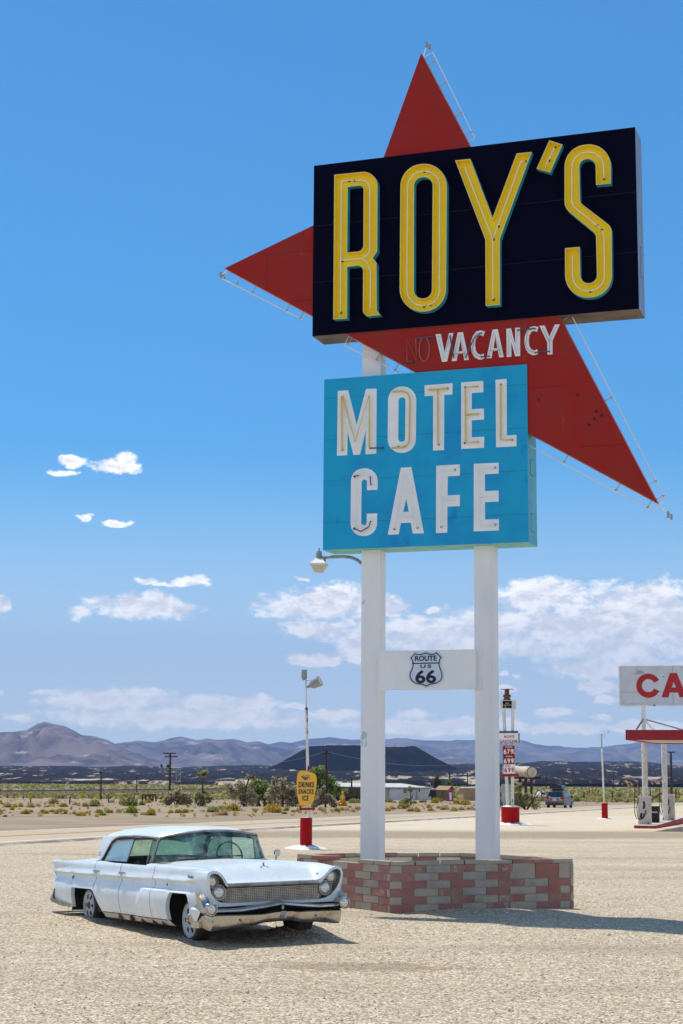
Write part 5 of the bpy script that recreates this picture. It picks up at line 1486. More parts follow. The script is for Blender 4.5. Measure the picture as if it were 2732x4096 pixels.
# local: y forward, x right
VP = [(-2.52, .34), (-2.54, .62), (-2.50, .98), (-2.36, 1.06), (-2.10, 1.62), (-1.92, 1.72), (-.6, 1.76), (.35, 1.70), (.70, 1.56), (1.25, 1.12), (1.45, 1.05), (2.30, .86), (2.50, .70), (2.54, .40), (2.4, .26), (-2.42, .26)]
def vw(z): return interp([(.2, .90), (.45, .985), (.95, .985), (1.05, .965), (1.72, .74), (1.8, .7)], z)
van_paint = mat('van_grey', (.17, .16, .145), (.14, .135, .125), 3., rough=.4, metal=.0)
van_glass = mat('van_glass', (.016, .02, .028), rough=.06, spec=.8)
b = MB(); n = len(VP)
rows = [[(s * vw(z) * f, y, z) for s, f in ((-1, 1), (-1, .93), (-1, .5), (1, .5), (1, .93), (1, 1))] for y, z in VP]
for i in range(n):
    j = (i + 1) % n
    b.add([p for p in rows[i]] + [p for p in rows[j]], [(k, k + 1, k + 7, k + 6) for k in range(5)])
for s in (0, 5): b.add([r[s] for r in rows], [tuple(range(n)) if s == 0 else tuple(range(n))[::-1]])
body = b.build('body', van_paint, van, True, 30)
b = MB()
b.add([(-.80, -2.385, 1.08), (.80, -2.385, 1.08), (.70, -2.13, 1.60), (-.70, -2.13, 1.60)], [(0, 1, 2, 3)]); b.build('rear_window', van_glass, van)
for s in (-1, 1):
    b = MB()
    for y0, y1, t0, t1 in ((-2.1, -1.0, -1.95, -1.0), (-.95, .12, -.95, .12), (.17, 1.12, .17, .62)):
        vs = [(s * (vw(1.10) + .006), y0, 1.10), (s * (vw(1.10) + .006), y1, 1.10), (s * (vw(1.56) + .006), t1, 1.56), (s * (vw(1.56) + .006), t0, 1.56)]
        b.add(vs, [(0, 1, 2, 3) if s > 0 else (3, 2, 1, 0)])
    b.build('side_window', van_glass, van)
    b = MB(); b.box((s * .76, -2.49, 1.0), (.34, .10, .17)); b.box((s * .95, -2.36, 1.0), (.06, .3, .14)); b.build('tail_light', mat('tail_red', (.30, .006, .01), rough=.2) if s < 0 else MATS['tail_red'], van)
    b = MB(); b.box((s * 1.10, .92, 1.10), (.22, .09, .17)); b.build('mirror', black, van)
    for y in (-1.45, 1.55):
        M = Matrix.Translation((s * .86, y, .33)) @ Matrix.Rotation(s * PI / 2, 4, 'Y')
        b = MB(); b.lathe([(.20, -.11), (.33, -.10), (.345, -.05), (.345, .07), (.33, .12), (.24, .13)], 22, 0, M); wo = b.build('wheel', rubber, van, True)
        b = MB(); b.lathe([(.24, .128), (.22, .138), (.05, .132)], 18, 0, M); b.build('rim', steel, wo, True)
b = MB(); b.box((-.02, -2.535, .80), (.34, .015, .17)); b.box((-.02, -2.544, .80), (.16, .004, .09), 1); b.build('number_plate', [lettering_white, mat('plate_blue', (.05, .35, .50), rough=.5)], van)
b = MB()
for x, z, w, h, m in ((-.62, .82, .2, .16, 0), (-.3, .98, .3, .07, 1), (.25, 1.0, .22, .06, 2), (.58, .80, .30, .17, 3), (-.55, 1.12, .16, .07, 4), (0, 1.0, .1, .08, 4), (-.15, .93, .3, .06, 1)): b.box((x, -2.53 + max(0, z - .98) * .35, z), (w, .012, h), m)
b.build('sticker', [mat('sticker_orange', (.45, .2, .12)), mat('sticker_pink', (.5, .18, .25)), mat('sticker_blue', (.25, .3, .5)), mat('sticker_yellow', (.5, .38, .12)), lettering_white], van)
b = MB(); b.box((0, -2.53, .47), (1.9, .06, .10)); b.box((0, -2.5, .30), (1.5, .2, .1)); b.build('rear_bumper', black, van)
b = MB(); rows = [[(s * w, y, z) for s, z in ((-1, 1.93), (-1.0, 2.06), (-.85, 2.28), (0, 2.34), (.85, 2.28), (1.0, 2.06), (1, 1.93))] for y, w in ((-1.95, .60), (-1.9, .66), (.1, .66), (.35, .55), (.45, .35))]
b.grid(rows); b.grid([[(p[0], p[1], 1.93) for p in r] for r in rows], flip=True)
b.add(rows[0], [tuple(range(7))]); b.box((0, -1.2, 1.83), (1.0, .08, .16)); b.box((0, -.2, 1.83), (1.0, .08, .16))
b.build('roof_box', mat('box_black', (.012, .018, .024), rough=.3), van, True, 40)
# white pickup parked behind the trees
Pk = gnd(2190, 3188)
pk = thing('pickup_truck', 'small white pickup truck parked beyond the highway by the water tank', 'truck', (Pk.x, Pk.y + 6, gz(Pk.y + 6)), .5)
b = MB(); 
prof = [(-2.6, .5), (-2.6, 1.05), (-.55, 1.05), (-.5, 1.75), (.55, 1.78), (1.05, 1.12), (2.4, 1.0), (2.5, .5)]
b.add([(x, -.9, z) for x, z in prof] + [(x, .9, z) for x, z in prof], [tuple(range(8)), tuple(range(8, 16))[::-1]] + [(i, i + 8, (i + 1) % 8 + 8, (i + 1) % 8) for i in range(8)])
b.build('body', lettering_white, pk)
b = MB(); b.add([(-.4, -.905, 1.12), (.85, -.905, 1.12), (.5, -.905, 1.62), (-.36, -.905, 1.62)], [(0, 1, 2, 3)]); b.build('side_window', van_glass, pk)
for x in (-1.6, 1.5):
    for y in (-.82, .82):
        b = MB(); b.lathe([(.36, -.12), (.38, 0), (.36, .12)], 16, 0, Matrix.Translation((x, y, .38)) @ Matrix.Rotation(PI / 2, 4, 'X')); b.build('wheel', rubber, pk)
# ---------------------------------------------------------------- posts, poles, wires
pole_wood = mat('pole_wood', (.045, .028, .022), (.07, .045, .035), 3., rough=.95)
pole_red = mat('pole_redwood', (.075, .028, .022), (.05, .025, .02), 3., rough=.95)
def upole(bx, by, tx, ty, label, arms=(), Y=None, r=.11, mt=pole_wood):
    Pp = gnd(bx, by) if Y is None else at(bx, by, Y)
    t = thing('utility_pole', label, 'utility pole', Pp, group='utility poles across the desert')
    q = at(tx, ty, Pp.y) - Pp
    b = MB(); b.tube([(0, 0, -.3), (q.x, 0, q.z)], [r, r * .75], 8); b.build('pole', mt, t)
    for ax0, ax1, ay in arms:
        a, e = at(ax0, ay, Pp.y) - Pp, at(ax1, ay, Pp.y) - Pp
        b = MB(); b.box(((a.x + e.x) / 2, -r, a.z), (abs(e.x - a.x), .09, .12))
        for f in (.03, .28, .72, .97): b.lathe([(.035, 0), (.05, .05), (.03, .13)], 8, 1, Matrix.Translation((lerp(a.x, e.x, f), -r, a.z + .06)))
        b.build('cross_arm', [mt, steel], t)
    return Pp, q
k = 3.733
A1 = upole(692.5, 3230, 694, 3020, 'tallest black utility pole with two cross arms left of the orange sign', [(665, 716, 3022), (672, 723, 3035.5)], r=.125)
A2 = upole(1324, 3190, 1317, 3000.5, 'reddish utility pole with cross arm beside the orange drinks sign', [(1299.5, 1339, 3013.5), (1301, 1343, 3093)], Y=190., r=.13, mt=pole_red)
upole(12, 3203, 12, 3117, 'thin utility pole at the left end of the railway bank', Y=330., r=.14, mt=pole_red)
upole(418, 3217, 418.5, 3101, 'thin utility pole with a short arm left of the black pole', [(407, 424, 3101)], Y=260., r=.13)
upole(560.5, 3185, 561, 3110, 'small distant utility pole beside the railway bank left of the signal gantry', [(556, 569, 3110)], Y=430., r=.16, mt=pole_red)
upole(1421.5, 3176, 1420, 3114, 'short bare pole behind the brown container', Y=250., r=.15)
upole(1813, 3160, 1811.5, 3077, 'dark bare pole rising behind the palm', Y=400., r=.2)
upole(1884.5, 3143, 1883.5, 3086, 'thin bare pole over the tan building roof', Y=520., r=.2)
upole(2199, 3140, 2198, 3084, 'thin bare pole behind the minivan', Y=600., r=.2, mt=pole_red)
upole(2468.5, 3135, 2467.5, 3083, 'thin bare pole right of the slim white mast', Y=650., r=.2, mt=pole_red)
upole(2702, 3190, 2695.6, 2991.5, 'tall black utility pole between the canopy columns', [(2681, 2711, 2992)], Y=190., r=.16)
for px0, py0, px1, py1, Y0, Y1, lab in ((668, 3021, 1301, 3012, A1[0].y, 190., 'sagging wire between the black pole and the reddish pole'), (1337, 3012, 1940, 3030, 190., 300., 'sagging wire running right from the reddish pole')):
    a, e = at(px0, py0, Y0), at(px1, py1, Y1)
    b = MB(); b.tube([a.lerp(e, i / 16) - V((0, 0, 1.3 * 4 * (i / 16) * (1 - i / 16))) for i in range(17)], .014, 4)
    tag(b.build('power_line', steel), lab, 'power line', 'power lines')
post_wood = mat('post_wood', (.055, .032, .022), (.09, .055, .038), 5., rough=.95)
FPOS = [(6, 3216, 12), (108, 3213, 14), (137, 3228.5, 19), (211, 3204.5, 6), (278, 3208, 11), (294, 3231, 28), (369, 3208, 15), (449, 3224.5, 27), (487, 3203.5, 13), (1590, 3196, 24), (1702, 3179, 14), (1712.5, 3180, 26), (1680, 3190, 16), (1807, 3196, 27), (1833, 3188, 20), (1866, 3183, 24), (1912, 3190, 26), (2303, 3160, 10), (2340, 3160, 11), (2351, 3187, 32), (2373, 3170, 24), (2407.5, 3168, 22), (2438.5, 3160, 15), (2464, 3187, 35), (2470, 3165, 17), (2502, 3155, 7), (2616, 3184, 40), (2638, 3157, 17), (2718, 3179, 38), (2722, 3160, 22), (2730, 3166, 26)]
rn = random.Random(21)
protos = []
for v in range(3):
    b = MB(); w = rn.uniform(.07, .10)
    b.tube([(0, 0, -.2), (rn.uniform(-.03, .03), 0, .5), (rn.uniform(-.06, .06), .02, 1.)], [w, w * .95, w * .8], 7)
    protos.append(b)
meshes = []
for px, py, h in FPOS:
    Pp = gnd(px, py); i = rn.randrange(3)
    if i >= len(meshes) or meshes[i] is None:
        while len(meshes) <= i: meshes.append(None)
        o = protos[i].build('fence_post', post_wood); meshes[i] = o
    else:
        o = meshes[i].copy(); COL.objects.link(o)
    o.location = Pp; sc = h / FPX * Pp.y
    o.scale = (max(1, sc * .9), max(1, sc * .9), sc)
    tag(o, 'weathered dark wooden fence post in the desert scrub beyond the highway', 'post', 'fence posts beyond the highway')
o = MB(); a, e = at(2620, 3184, 190), at(2660, 3156, 190); o.tube([a, e], .10, 6)
tag(o.build('fence_brace', post_wood), 'leaning timber brace against the big fence post behind the nearer pump', 'timber')
# yellow bend sign
Pp = gnd(2534, 3190)
t = thing('road_warning_sign', 'yellow diamond bend warning sign with a black arrow on a post', 'road sign', Pp)
def rr(x, y): q = at(2400 + x / 4.723, 3000 + y / 4.723, Pp.y) - Pp; return V((q.x, q.z))
b = MB(); c = rr(632, 700); b.bbox((-.05, .0, -.2), (.05, .06, c.y + .6)); b.build('post', steel, t)
b = MB(); b.plate([[rr(560, 585), rr(632, 512), rr(706, 585), rr(632, 658)]], -.03, -.01, 1); s_in = offset([rr(560, 585), rr(632, 512), rr(706, 585), rr(632, 658)], .07)
b.plate([s_in], -.036, -.029, 0)
b.plate([[rr(*p) for p in ((652, 625), (636, 622), (630, 600), (606, 580), (608, 562), (598, 566), (612, 538), (642, 566), (628, 566), (626, 574), (652, 594))]], -.044, -.035, 1)
b.build('sign_plate', [mat('sign_yellow', (.62, .36, .015), rough=.5), black], t)
# back of a grey road sign behind the price pipes
Pp = at(2048, 3246, 104.); Pp.z = gz(104)
t = thing('sign_board', 'plain grey back of a road sign seen behind the price sign pipes', 'sign', Pp)
q0, q1 = at(2021, 3201, 104) - Pp, at(2056, 3128, 104) - Pp
b = MB(); b.bbox((q0.x, 0, q0.z), (q1.x, .03, q1.z)); b.build('panel', mat('sign_back', (.33, .33, .33), (.28, .28, .27), 2., rough=.6), t)
b = MB(); b.bbox((-.05, .03, -.2), (.05, .1, q1.z)); b.bbox((q0.x + .1, .03, -.2), (q0.x + .2, .1, q1.z)); b.build('post', steel, t)
# ---------------------------------------------------------------- water tank
Y = 235.
Pp = at(2125, 3190, Y)
t = thing('water_tank', 'rusty cream horizontal water tank raised on dark timber legs', 'tank', Pp)
a, e = at(2085, 3078, Y) - Pp, at(2141, 3079, Y - 5) - Pp
rad = (3101.5 - 3058) / 2 / FPX * Y
d = (e - a).normalized()
M = Matrix.Translation(a - d * 2.) @ d.to_track_quat('Z', 'Y').to_matrix().to_4x4()
L = (e - a).length + 2.
b = MB(); b.lathe([(.05, -.1), (rad * .7, -.06), (rad, 0), (rad, L), (rad * .98, L + .02), (rad * .7, L + .12), (.05, L + .16)], 32, 0, M)
for z in (.04, L * .45, L - .5, L): b.lathe([(rad * 1.012, z - .05), (rad * 1.012, z + .05)], 32, 1, M)
b.build('tank_shell', [mat('tank_cream', (.62, .54, .38), (.42, .28, .15), .9, .5, .72, (1, 1, .5), .6), rust], t, True)
b = MB(); zb = a.z - rad
for f in (.15, .55, .95):
    p = a.lerp(e, f)
    for s in (-.7, .7): b.tube([(p.x + s * .2, p.y + s, -.3), (p.x, p.y + s, zb)], .16, 6)
for s in (-.7, .7): b.box(((a.x + e.x) / 2 - .3, (a.y + e.y) / 2 + s, zb - .05), (e.x - a.x + 3.4, .25, .3), 0)
b.build('timber_stand', pole_wood, t)
# ---------------------------------------------------------------- rail signal gantry and timber frame
Y = 800.
Pp = at(726, 3136, Y)
t = thing('signal_gantry', 'pale lattice railway signal gantry far beyond the scrub', 'gantry', Pp)
def rr(x, y): q = at(400 + x / k, 2980 + y / k, Y) - Pp; return V((q.x, 0, q.z))
b = MB(); r = .12
for y in (0, 1.6):
    f = V((0, y, 0))
    b.tube([rr(925, 372) + f, rr(1250, 372) + f], r, 4); b.tube([rr(925, 440) + f, rr(1185, 440) + f], r, 4)
    for i in range(7):
        x = 925 + i * 43
        b.tube([rr(x, 372 if i % 2 else 440) + f, rr(x + 43, 440 if i % 2 else 372) + f], r * .6, 4); b.tube([rr(x, 372) + f, rr(x, 440) + f], r * .6, 4)
b.build('signal_arm', steel, t)
b = MB()
for y in (0, 1.6):
    f = V((0, y, 0))
    for x in (1188, 1250): b.tube([rr(x, 372) + f, rr(x, 590) + f], r, 4)
    for i in range(5): b.tube([rr(1188 if i % 2 else 1250, 380 + i * 42) + f, rr(1250 if i % 2 else 1188, 422 + i * 42) + f], r * .6, 4)
b.build('tower', steel, t)
b = MB(); c = rr(965, 350); b.box((c.x, .5, c.z), (.9, .5, 2.)); c = rr(1060, 350); b.box((c.x, .5, c.z), (1.2, .5, 1.6)); b.build('signal_head', black, t)
Pp = gnd(612, 3216)
t = thing('timber_frame', 'dark collapsed timber frame shelter beside the green shrub', 'shelter', Pp)
def rr(x, y, d=0.): q = at(400 + x / k, 2980 + y / k, Pp.y + d) - Pp; return V((q.x, d, q.z))
b = MB()
for x, y, d in ((690, 880, 0), (735, 870, 2), (790, 880, 2), (845, 880, 0), (890, 882, 0), (810, 840, 2)):
    q = rr(x, y, d); u = rr(x, 785, d); b.tube([(q.x, d, -.2), u], .11, 6)
b.build('leg', pole_wood, t)
b = MB(); b.tube([rr(683, 785, -.1), rr(895, 776, -.1)], .09, 6); b.tube([rr(725, 785, 2), rr(895, 779, 2)], .09, 6); b.tube([rr(750, 850, .2), rr(850, 850, .2)], .14, 6); b.tube([rr(800, 800, 1), rr(830, 900, .4)], .08, 6); b.build('beam', pole_wood, t)
# ---------------------------------------------------------------- buildings beyond the highway
k5 = 3.824
Y = 330.
def B5(x, y, Yq=None): return at(1530 + x / k5, 2980 + y / k5, Yq or Y)
stucco = mat('white_stucco', (.62, .61, .59), (.54, .52, .50), .5, rough=.9)
trim_blue = mat('trim_blue', (.06, .26, .42), rough=.7)
roof_pale = mat('roof_pale', (.56, .55, .50), (.46, .46, .42), .8, rough=.9)
win = mat('dark_window', (.03, .035, .045), rough=.2)
Pp = B5(160, 800); 
house = thing('white_house', 'long low white house with pale roof and blue eaves', 'house', Pp, 0)
def h5(x, y, d=0.): q = B5(x, y, Y + d) - Pp; return V((q.x, d, q.z))
we, he = h5(755, 760).x, h5(160, 640).z
xl = h5(95, 700, 6).x
b = MB()
vs = [(0, 0, -.6), (we, 0, -.6), (we, 0, he), (0, 0, he), (xl, 7, -.6), (xl, 7, he), (we + 1, 7, -.6), (we + 1, 7, he), (xl - 12, 1.5, -.6), (xl - 12, 1.5, he)]
b.add(vs, [(0, 1, 2, 3), (4, 0, 3, 5), (1, 6, 7, 2), (6, 4, 5, 7)])
b.bbox((xl - 14, 1.2, -.6), (0, 7, he))
b.build('wall', stucco, house)
rt = h5(560, 572, 3).z
b = MB(); x0 = xl - 14.6
b.add([(x0, -.5, he), (we + .5, -.5, he), (we - 5.2, 3.2, rt), (x0 + 3, 3.2, rt), (x0, 7.5, he), (we + .5, 7.5, he)], [(0, 1, 2, 3), (1, 5, 2), (5, 4, 3, 2), (4, 0, 3), (1, 0, 4, 5)]); rf = b.build('roof', roof_pale, house)
b = MB(); b.box(((x0 + we) / 2, -.52, he - .03), (we - x0 + .5, .06, .18)); b.box((we + .52, 3.5, he - .03), (.06, 8, .18)); b.build('eaves', trim_blue, rf)
for x0_, y0_, x1_, y1_, mm in ((282, 640, 328, 660, trim_blue), (608, 658, 627, 700, win), (95 + 65, 650, 172, 690, trim_blue), (440, 650, 470, 690, win), (733, 700, 744, 728, trim_blue)):
    a, e = h5(x0_, y1_), h5(x1_, y0_); b = MB(); b.bbox((a.x, -.04, a.z), (e.x, .02, e.z)); b.build('window', mm, house)
a, e = h5(376, 722), h5(420, 655); b = MB(); b.bbox((a.x, -.25, a.z), (e.x, -.01, e.z)); b.build('window_cooler', mat('cooler_tan', (.22, .18, .14), rough=.8), house)
a, e = h5(560, 790), h5(592, 640); b = MB(); b.bbox((a.x, -.05, -.4), (e.x, .02, e.z)); b.build('door', mat('door_tan', (.40, .33, .22), rough=.8), house)
Y = 300.
Pp = B5(1050, 820)
hut = thing('small_hut', 'tiny olive hut with a magenta gable end and white door', 'hut', Pp, 0)
fl = B5(888, 795, Y + 4.) - Pp; fr = B5(1142, 815, Y + 2.2) - Pp
A = V((fl.x, 4., 0)); Bc = V((0, 0, 0)); Cc = V((fr.x, 2.2, 0)); Dd = A + Cc
wz = (B5(1050, 655) - Pp).z; rz = (B5(1095, 615, Y + 1) - Pp).z
b = MB(); dn = V((0, 0, -.5)); up = V((0, 0, wz)); mid1 = (Bc + Cc) / 2 + V((0, 0, rz)); mid2 = (A + Dd) / 2 + V((0, 0, rz))
b.add([A + dn, Bc + dn, Bc + up, A + up], [(0, 1, 2, 3)], 0)
b.add([Bc + dn, Cc + dn, Cc + up, mid1, Bc + up], [(0, 1, 2, 3, 4)], 1)
b.add([Cc + dn, Dd + dn, Dd + up, Cc + up], [(0, 1, 2, 3)], 0); b.add([Dd + dn, A + dn, A + up, mid2, Dd + up], [(0, 1, 2, 3, 4)], 0)
b.build('wall', [mat('hut_olive', (.17, .13, .055), (.13, .10, .045), 1., rough=.9), mat('hut_magenta', (.40, .075, .11), (.34, .06, .09), 1., rough=.9)], hut)
b = MB(); ex = (Bc - A).normalized() * .5; th = V((0, 0, .12)); sl_ = V((0, 0, -.15))
ov = (Cc - Bc).normalized() * .35
b.add([A + up - ex - ov + sl_, Bc + up + ex - ov + sl_, mid1 + ex + th, mid2 - ex + th], [(0, 1, 2, 3)]); b.add([mid2 - ex + th, mid1 + ex + th, Cc + up + ex + ov + sl_, Dd + up - ex + ov + sl_], [(0, 1, 2, 3)])
b.build('roof', mat('roof_thatch', (.40, .27, .14), (.26, .16, .08), 2., rough=.95), hut)
def on(Aq, Bq, f0, f1, z0, z1, off=.05):
    n = (Bq - Aq).cross(V((0, 0, 1))).normalized() * off
    p, q = Aq.lerp(Bq, f0) + n, Aq.lerp(Bq, f1) + n
    zz = lambda z: V((0, 0, z)); m_ = n * -1.6
    return [p + zz(z0), q + zz(z0), q + zz(z1), p + zz(z1), p + zz(z0) + m_, q + zz(z0) + m_, q + zz(z1) + m_, p + zz(z1) + m_]
BOXF = [(0, 1, 2, 3), (0, 4, 5, 1), (1, 5, 6, 2), (2, 6, 7, 3), (3, 7, 4, 0)]
b = MB(); b.add(on(Bc, Cc, .30, .66, .0, wz * .70), BOXF); b.build('door', lettering_white, hut)
b = MB(); b.add(on(Bc, Cc, .36, .60, wz * 1.02, wz * 1.12), BOXF); b.build('vent', win, hut)
b = MB(); b.add(on(A, Bc, .42, .58, wz * .38, wz * .68), BOXF); b.build('window', win, hut)
def block(name, label, cat, x0, y0, x1, y1, Yq, dep, mt, rmt, ox=1530, oy=2980, kk=k5):
    P0 = at(ox + x0 / kk, oy + y1 / kk, Yq); q = at(ox + x1 / kk, oy + y0 / kk, Yq) - P0
    t = thing(name, label, cat, P0)
    b = MB(); b.bbox((0, 0, -.6), (q.x, dep, q.z)); b.build('wall', mt, t)
    b = MB(); b.bbox((-.25, -.3, q.z), (q.x + .25, dep + .3, q.z + .16)); b.build('roof', rmt, t)
    return t, q
t, q = block('tan_building', 'plain tan flat roofed building half hidden behind the right sign post', 'building', 1296, 638, 1600, 795, 320., 7., mat('adobe_tan', (.40, .25, .15), (.34, .21, .12), .6, rough=.9), roof_pale)
b = MB(); b.bbox((5.2, -.04, .4), (6.2, .02, 1.8)); b.build('window', win, t)
t, q = block('storage_shed', 'low dark shed with a pale roof between the white house and the hut', 'shed', 760, 662, 872, 770, 345., 5., mat('shed_dark', (.10, .07, .05), (.16, .11, .08), 1., rough=.95), roof_pale)
b = MB(); b.bbox((1.2, -.05, 0), (2.6, .02, 2.)); b.build('door', win, t)
# corrugated container and white shack behind the tamarisks
Y = 260.
Pp = at(1180 + 920 / 5.227, 2980 + 1118 / 5.227, Y); q = at(1180 + 1560 / 5.227, 2980 + 885 / 5.227, Y) - Pp
t = thing('shipping_container', 'rusty brown ribbed container behind the golden statue', 'container', Pp)
b = MB(); rows = []
n = 44
for i in range(n * 4 + 1):
    x = q.x * i / (n * 4); o = (0, 0, .12, .12)[i % 4]; rows.append([(x, o, .25), (x, o, q.z)])
b.grid(rows, flip=False); b.bbox((0, .13, .25), (q.x, 2.4, q.z))
b.build('ribbed_wall', mat('container_brown', (.20, .13, .075), (.11, .07, .045), .7, .4, .7, (2.5, 1, .3), .9), t)
b = MB(); b.bbox((-.1, -.1, q.z), (q.x, 2.5, q.z + .14)); b.bbox((-3.8, .6, q.z + .02), (-.1, 2.5, q.z + .1)); b.build('roof', mat('container_roof', (.32, .27, .22), (.2, .15, .11), .7, rough=.9), t)
b = MB(); b.bbox((0, .1, -.4), (q.x, 2.2, .24)); b.build('underframe', black, t)
Pp2 = at(1180 + 815 / 5.227, 2980 + 1050 / 5.227, Y + 3); q2 = at(1180 + 912 / 5.227, 2980 + 912 / 5.227, Y + 3) - Pp2
t = thing('white_shack', 'small white shack at the left end of the brown container', 'shack', Pp2)
b = MB(); b.bbox((0, 0, -.8), (q2.x, 3, q2.z)); b.build('wall', stucco, t); b = MB(); b.bbox((.6, -.05, q2.z * .35), (1.5, .02, q2.z * .75)); b.build('window', win, t); b = MB(); b.bbox((-.3, -.4, q2.z), (q2.x + .2, 3.3, q2.z + .15)); b.build('roof', roof_pale, t)
# golden seated statue
Y = 185.
Pp = at(1180 + 1070 / 5.227, 2980 + 1280 / 5.227, Y); Pp.z = gz(Y) if abs(gz(Y) - Pp.z) < .4 else Pp.z
gold = mat('gold_leaf', (.72, .42, .06), (.60, .32, .04), 6., rough=.22, metal=1.)
t = thing('golden_statue', 'golden statue of a seated figure on a lotus base', 'statue', Pp)
sc = (1280 - 945) / 5.227 / FPX * Y / 1.9
S3 = Matrix.Diagonal((sc * .8, sc * .8, sc, 1))
b = MB(); b.M = S3
b.lathe([(.80, 0), (.84, .06), (.70, .12), (.62, .16), (.74, .24), (.80, .32), (.66, .38), (.55, .40)], 26)
b.build('lotus_base', gold, t, True, 50)
bmq = bpy.data.meshes.new('seated_figure')
J = [((0, 0, .52), .26), ((0, .02, .80), .22), ((0, 0, 1.08), .25), ((0, 0, 1.30), .09), ((0, -.02, 1.50), .20), ((0, -.02, 1.66), .19), ((0, -.01, 1.80), .11), ((0, 0, 1.88), .07),
     ((-.26, 0, 1.14), .10), ((-.36, -.04, .86), .085), ((-.18, -.30, .68), .065), ((.26, 0, 1.14), .10), ((.36, -.04, .86), .085), ((.18, -.30, .68), .065),
     ((-.30, -.10, .52), .16), ((-.58, -.30, .50), .13), ((-.15, -.42, .50), .10), ((.30, -.10, .52), .16), ((.58, -.30, .50), .13), ((.15, -.44, .50), .10)]
ED = [(0, 1), (1, 2), (2, 3), (3, 4), (4, 5), (5, 6), (6, 7), (2, 8), (8, 9), (9, 10), (2, 11), (11, 12), (12, 13), (0, 14), (14, 15), (15, 16), (0, 17), (17, 18), (18, 19)]
bmq.from_pydata([V((p[0] * .78, p[1] * .8, p[2])) * sc for p, r in J], ED, [])
so_ = bpy.data.objects.new('figure', bmq); COL.objects.link(so_); so_.parent = t
md = so_.modifiers.new('skin', 'SKIN')
for i, (p, r) in enumerate(J):
    bmq.skin_vertices[0].data[i].radius = (r * sc * .82, r * sc * .82)
bmq.skin_vertices[0].data[0].use_root = True
md.use_smooth_shade = True
sd = so_.modifiers.new('round', 'SUBSURF'); sd.levels = 2; sd.render_levels = 2
bmq.materials.append(gold)
# ---------------------------------------------------------------- plants
def leafmat(name, c1, c2, c3):
    m, t, b, co = newmat(name)
    rn_ = t.n('ShaderNodeNewGeometry').outputs['Random Per Island']
    c = t.mix(rn_, rgb(c1), rgb(c2))
    c = t.mix(t.ramp(t.noise(co, 1.2, 3.), .5, .7), c, rgb(c3))
    t.L.new(c, b.inputs['Base Color']); b.inputs['Roughness'].default_value = .85; b.inputs['Specular IOR Level'].default_value = .15
    tr = t.n('ShaderNodeBsdfTranslucent', i={'Color': c})
    mx = t.n('ShaderNodeMixShader', i={0: .55, 1: b.outputs[0], 2: tr.outputs[0]})
    t.L.new(mx.outputs[0], t.nt.nodes['Material Output'].inputs[0])
    return m
gold_leaf = leafmat('straw_stems', (.62, .42, .08), (.42, .28, .05), (.55, .42, .09))
olive_leaf = leafmat('olive_stems', (.46, .37, .04), (.28, .24, .03), (.55, .37, .06))
green_leaf = leafmat('green_stems', (.29, .32, .03), (.17, .20, .018), (.38, .32, .04))
dry_leaf = leafmat('dry_stems', (.62, .46, .23), (.45, .32, .16), (.55, .37, .15))
sage_leaf = leafmat('sage_leaves', (0.425, 0.413, 0.138), (0.263, 0.275, 0.094), (0.525, 0.450, 0.175))
tam_leaf = leafmat('tamarisk_leaves', (0.475, 0.463, 0.188), (0.312, 0.325, 0.125), (0.562, 0.512, 0.237))
tam_grey = leafmat('grey_twigs', (0.575, 0.488, 0.294), (0.375, 0.312, 0.188), (0.475, 0.438, 0.225))
tam_green = leafmat('bright_leaves', (0.312, 0.400, 0.094), (0.188, 0.275, 0.062), (0.413, 0.425, 0.138))
bark = mat('dark_bark', (.055, .038, .028), (.095, .07, .05), 3., rough=.95)
def shrub_mesh(seed, n=230, squat=.8):
    rn = random.Random(seed); b = MB()
    lobes = [(rn.uniform(-.35, .35), rn.uniform(-.25, .25), rn.uniform(.55, 1.)) for _ in range(4)] + [(0, 0, 1)]
    for i in range(n):
        lx, ly, ls = rn.choice(lobes)
        a = rn.uniform(0, 2 * PI); e = math.asin(rn.uniform(.02, 1.))
        d = V((math.cos(a) * math.cos(e), math.sin(a) * math.cos(e), math.sin(e) * squat * 1.25))
        r = ls * .5
        if i % 3 == 0:
            b.leaf(V((lx, ly, .03)) + d * r * rn.uniform(.35, .95), rn.uniform(.05, .09), 0, .6, rn); continue
        p0 = V((lx * .8, ly * .8, .0)) + d * r * rn.uniform(.35, .7)
        p1 = V((lx, ly, .03)) + d * r * (rn.uniform(.8, 1.1) if rn.random() < .85 else rn.uniform(1.1, 1.4)) + V((rn.gauss(0, .03), rn.gauss(0, .03), rn.gauss(0, .03)))
        p1.z = max(p1.z, .03)
        b.blade(p0, p1, rn.uniform(.022, .045), 0, rn)
    return b
SH = {'gold': gold_leaf, 'olive': olive_leaf, 'green': green_leaf, 'dry': dry_leaf, 'sage': sage_leaf}
LBL = {'gold': 'straw gold desert shrub on the dirt beyond the highway', 'olive': 'olive yellow desert shrub on the dirt beyond the highway', 'green': 'fresh green desert shrub on the dirt beyond the highway',
       'dry': 'dry buff tumbleweed shrub on the dirt beyond the highway', 'sage': 'dark sage green bush among the scrub beyond the highway'}
proto = {}
def shrub(px, py, w, kind, variant, tall=1.):
    P = gnd(px, py); key = (kind, variant)
    if key not in proto:
        o = shrub_mesh(hash(kind) % 1 + variant * 7 + len(kind) * 31, 900 if kind == 'sage' else 750, .95 if kind == 'sage' else 1.).build('desert_shrub', SH[kind]); proto[key] = o
    else:
        o = proto[key].copy(); COL.objects.link(o)
    s = w / FPX * P.y / .98
    o.location = P - V((0, 0, .02)); o.scale = (s, s, s * tall); o.rotation_euler = (0, 0, R.uniform(0, 6.3))
    return tag(o, LBL[kind], 'shrub', kind + ' desert shrubs beyond the highway')
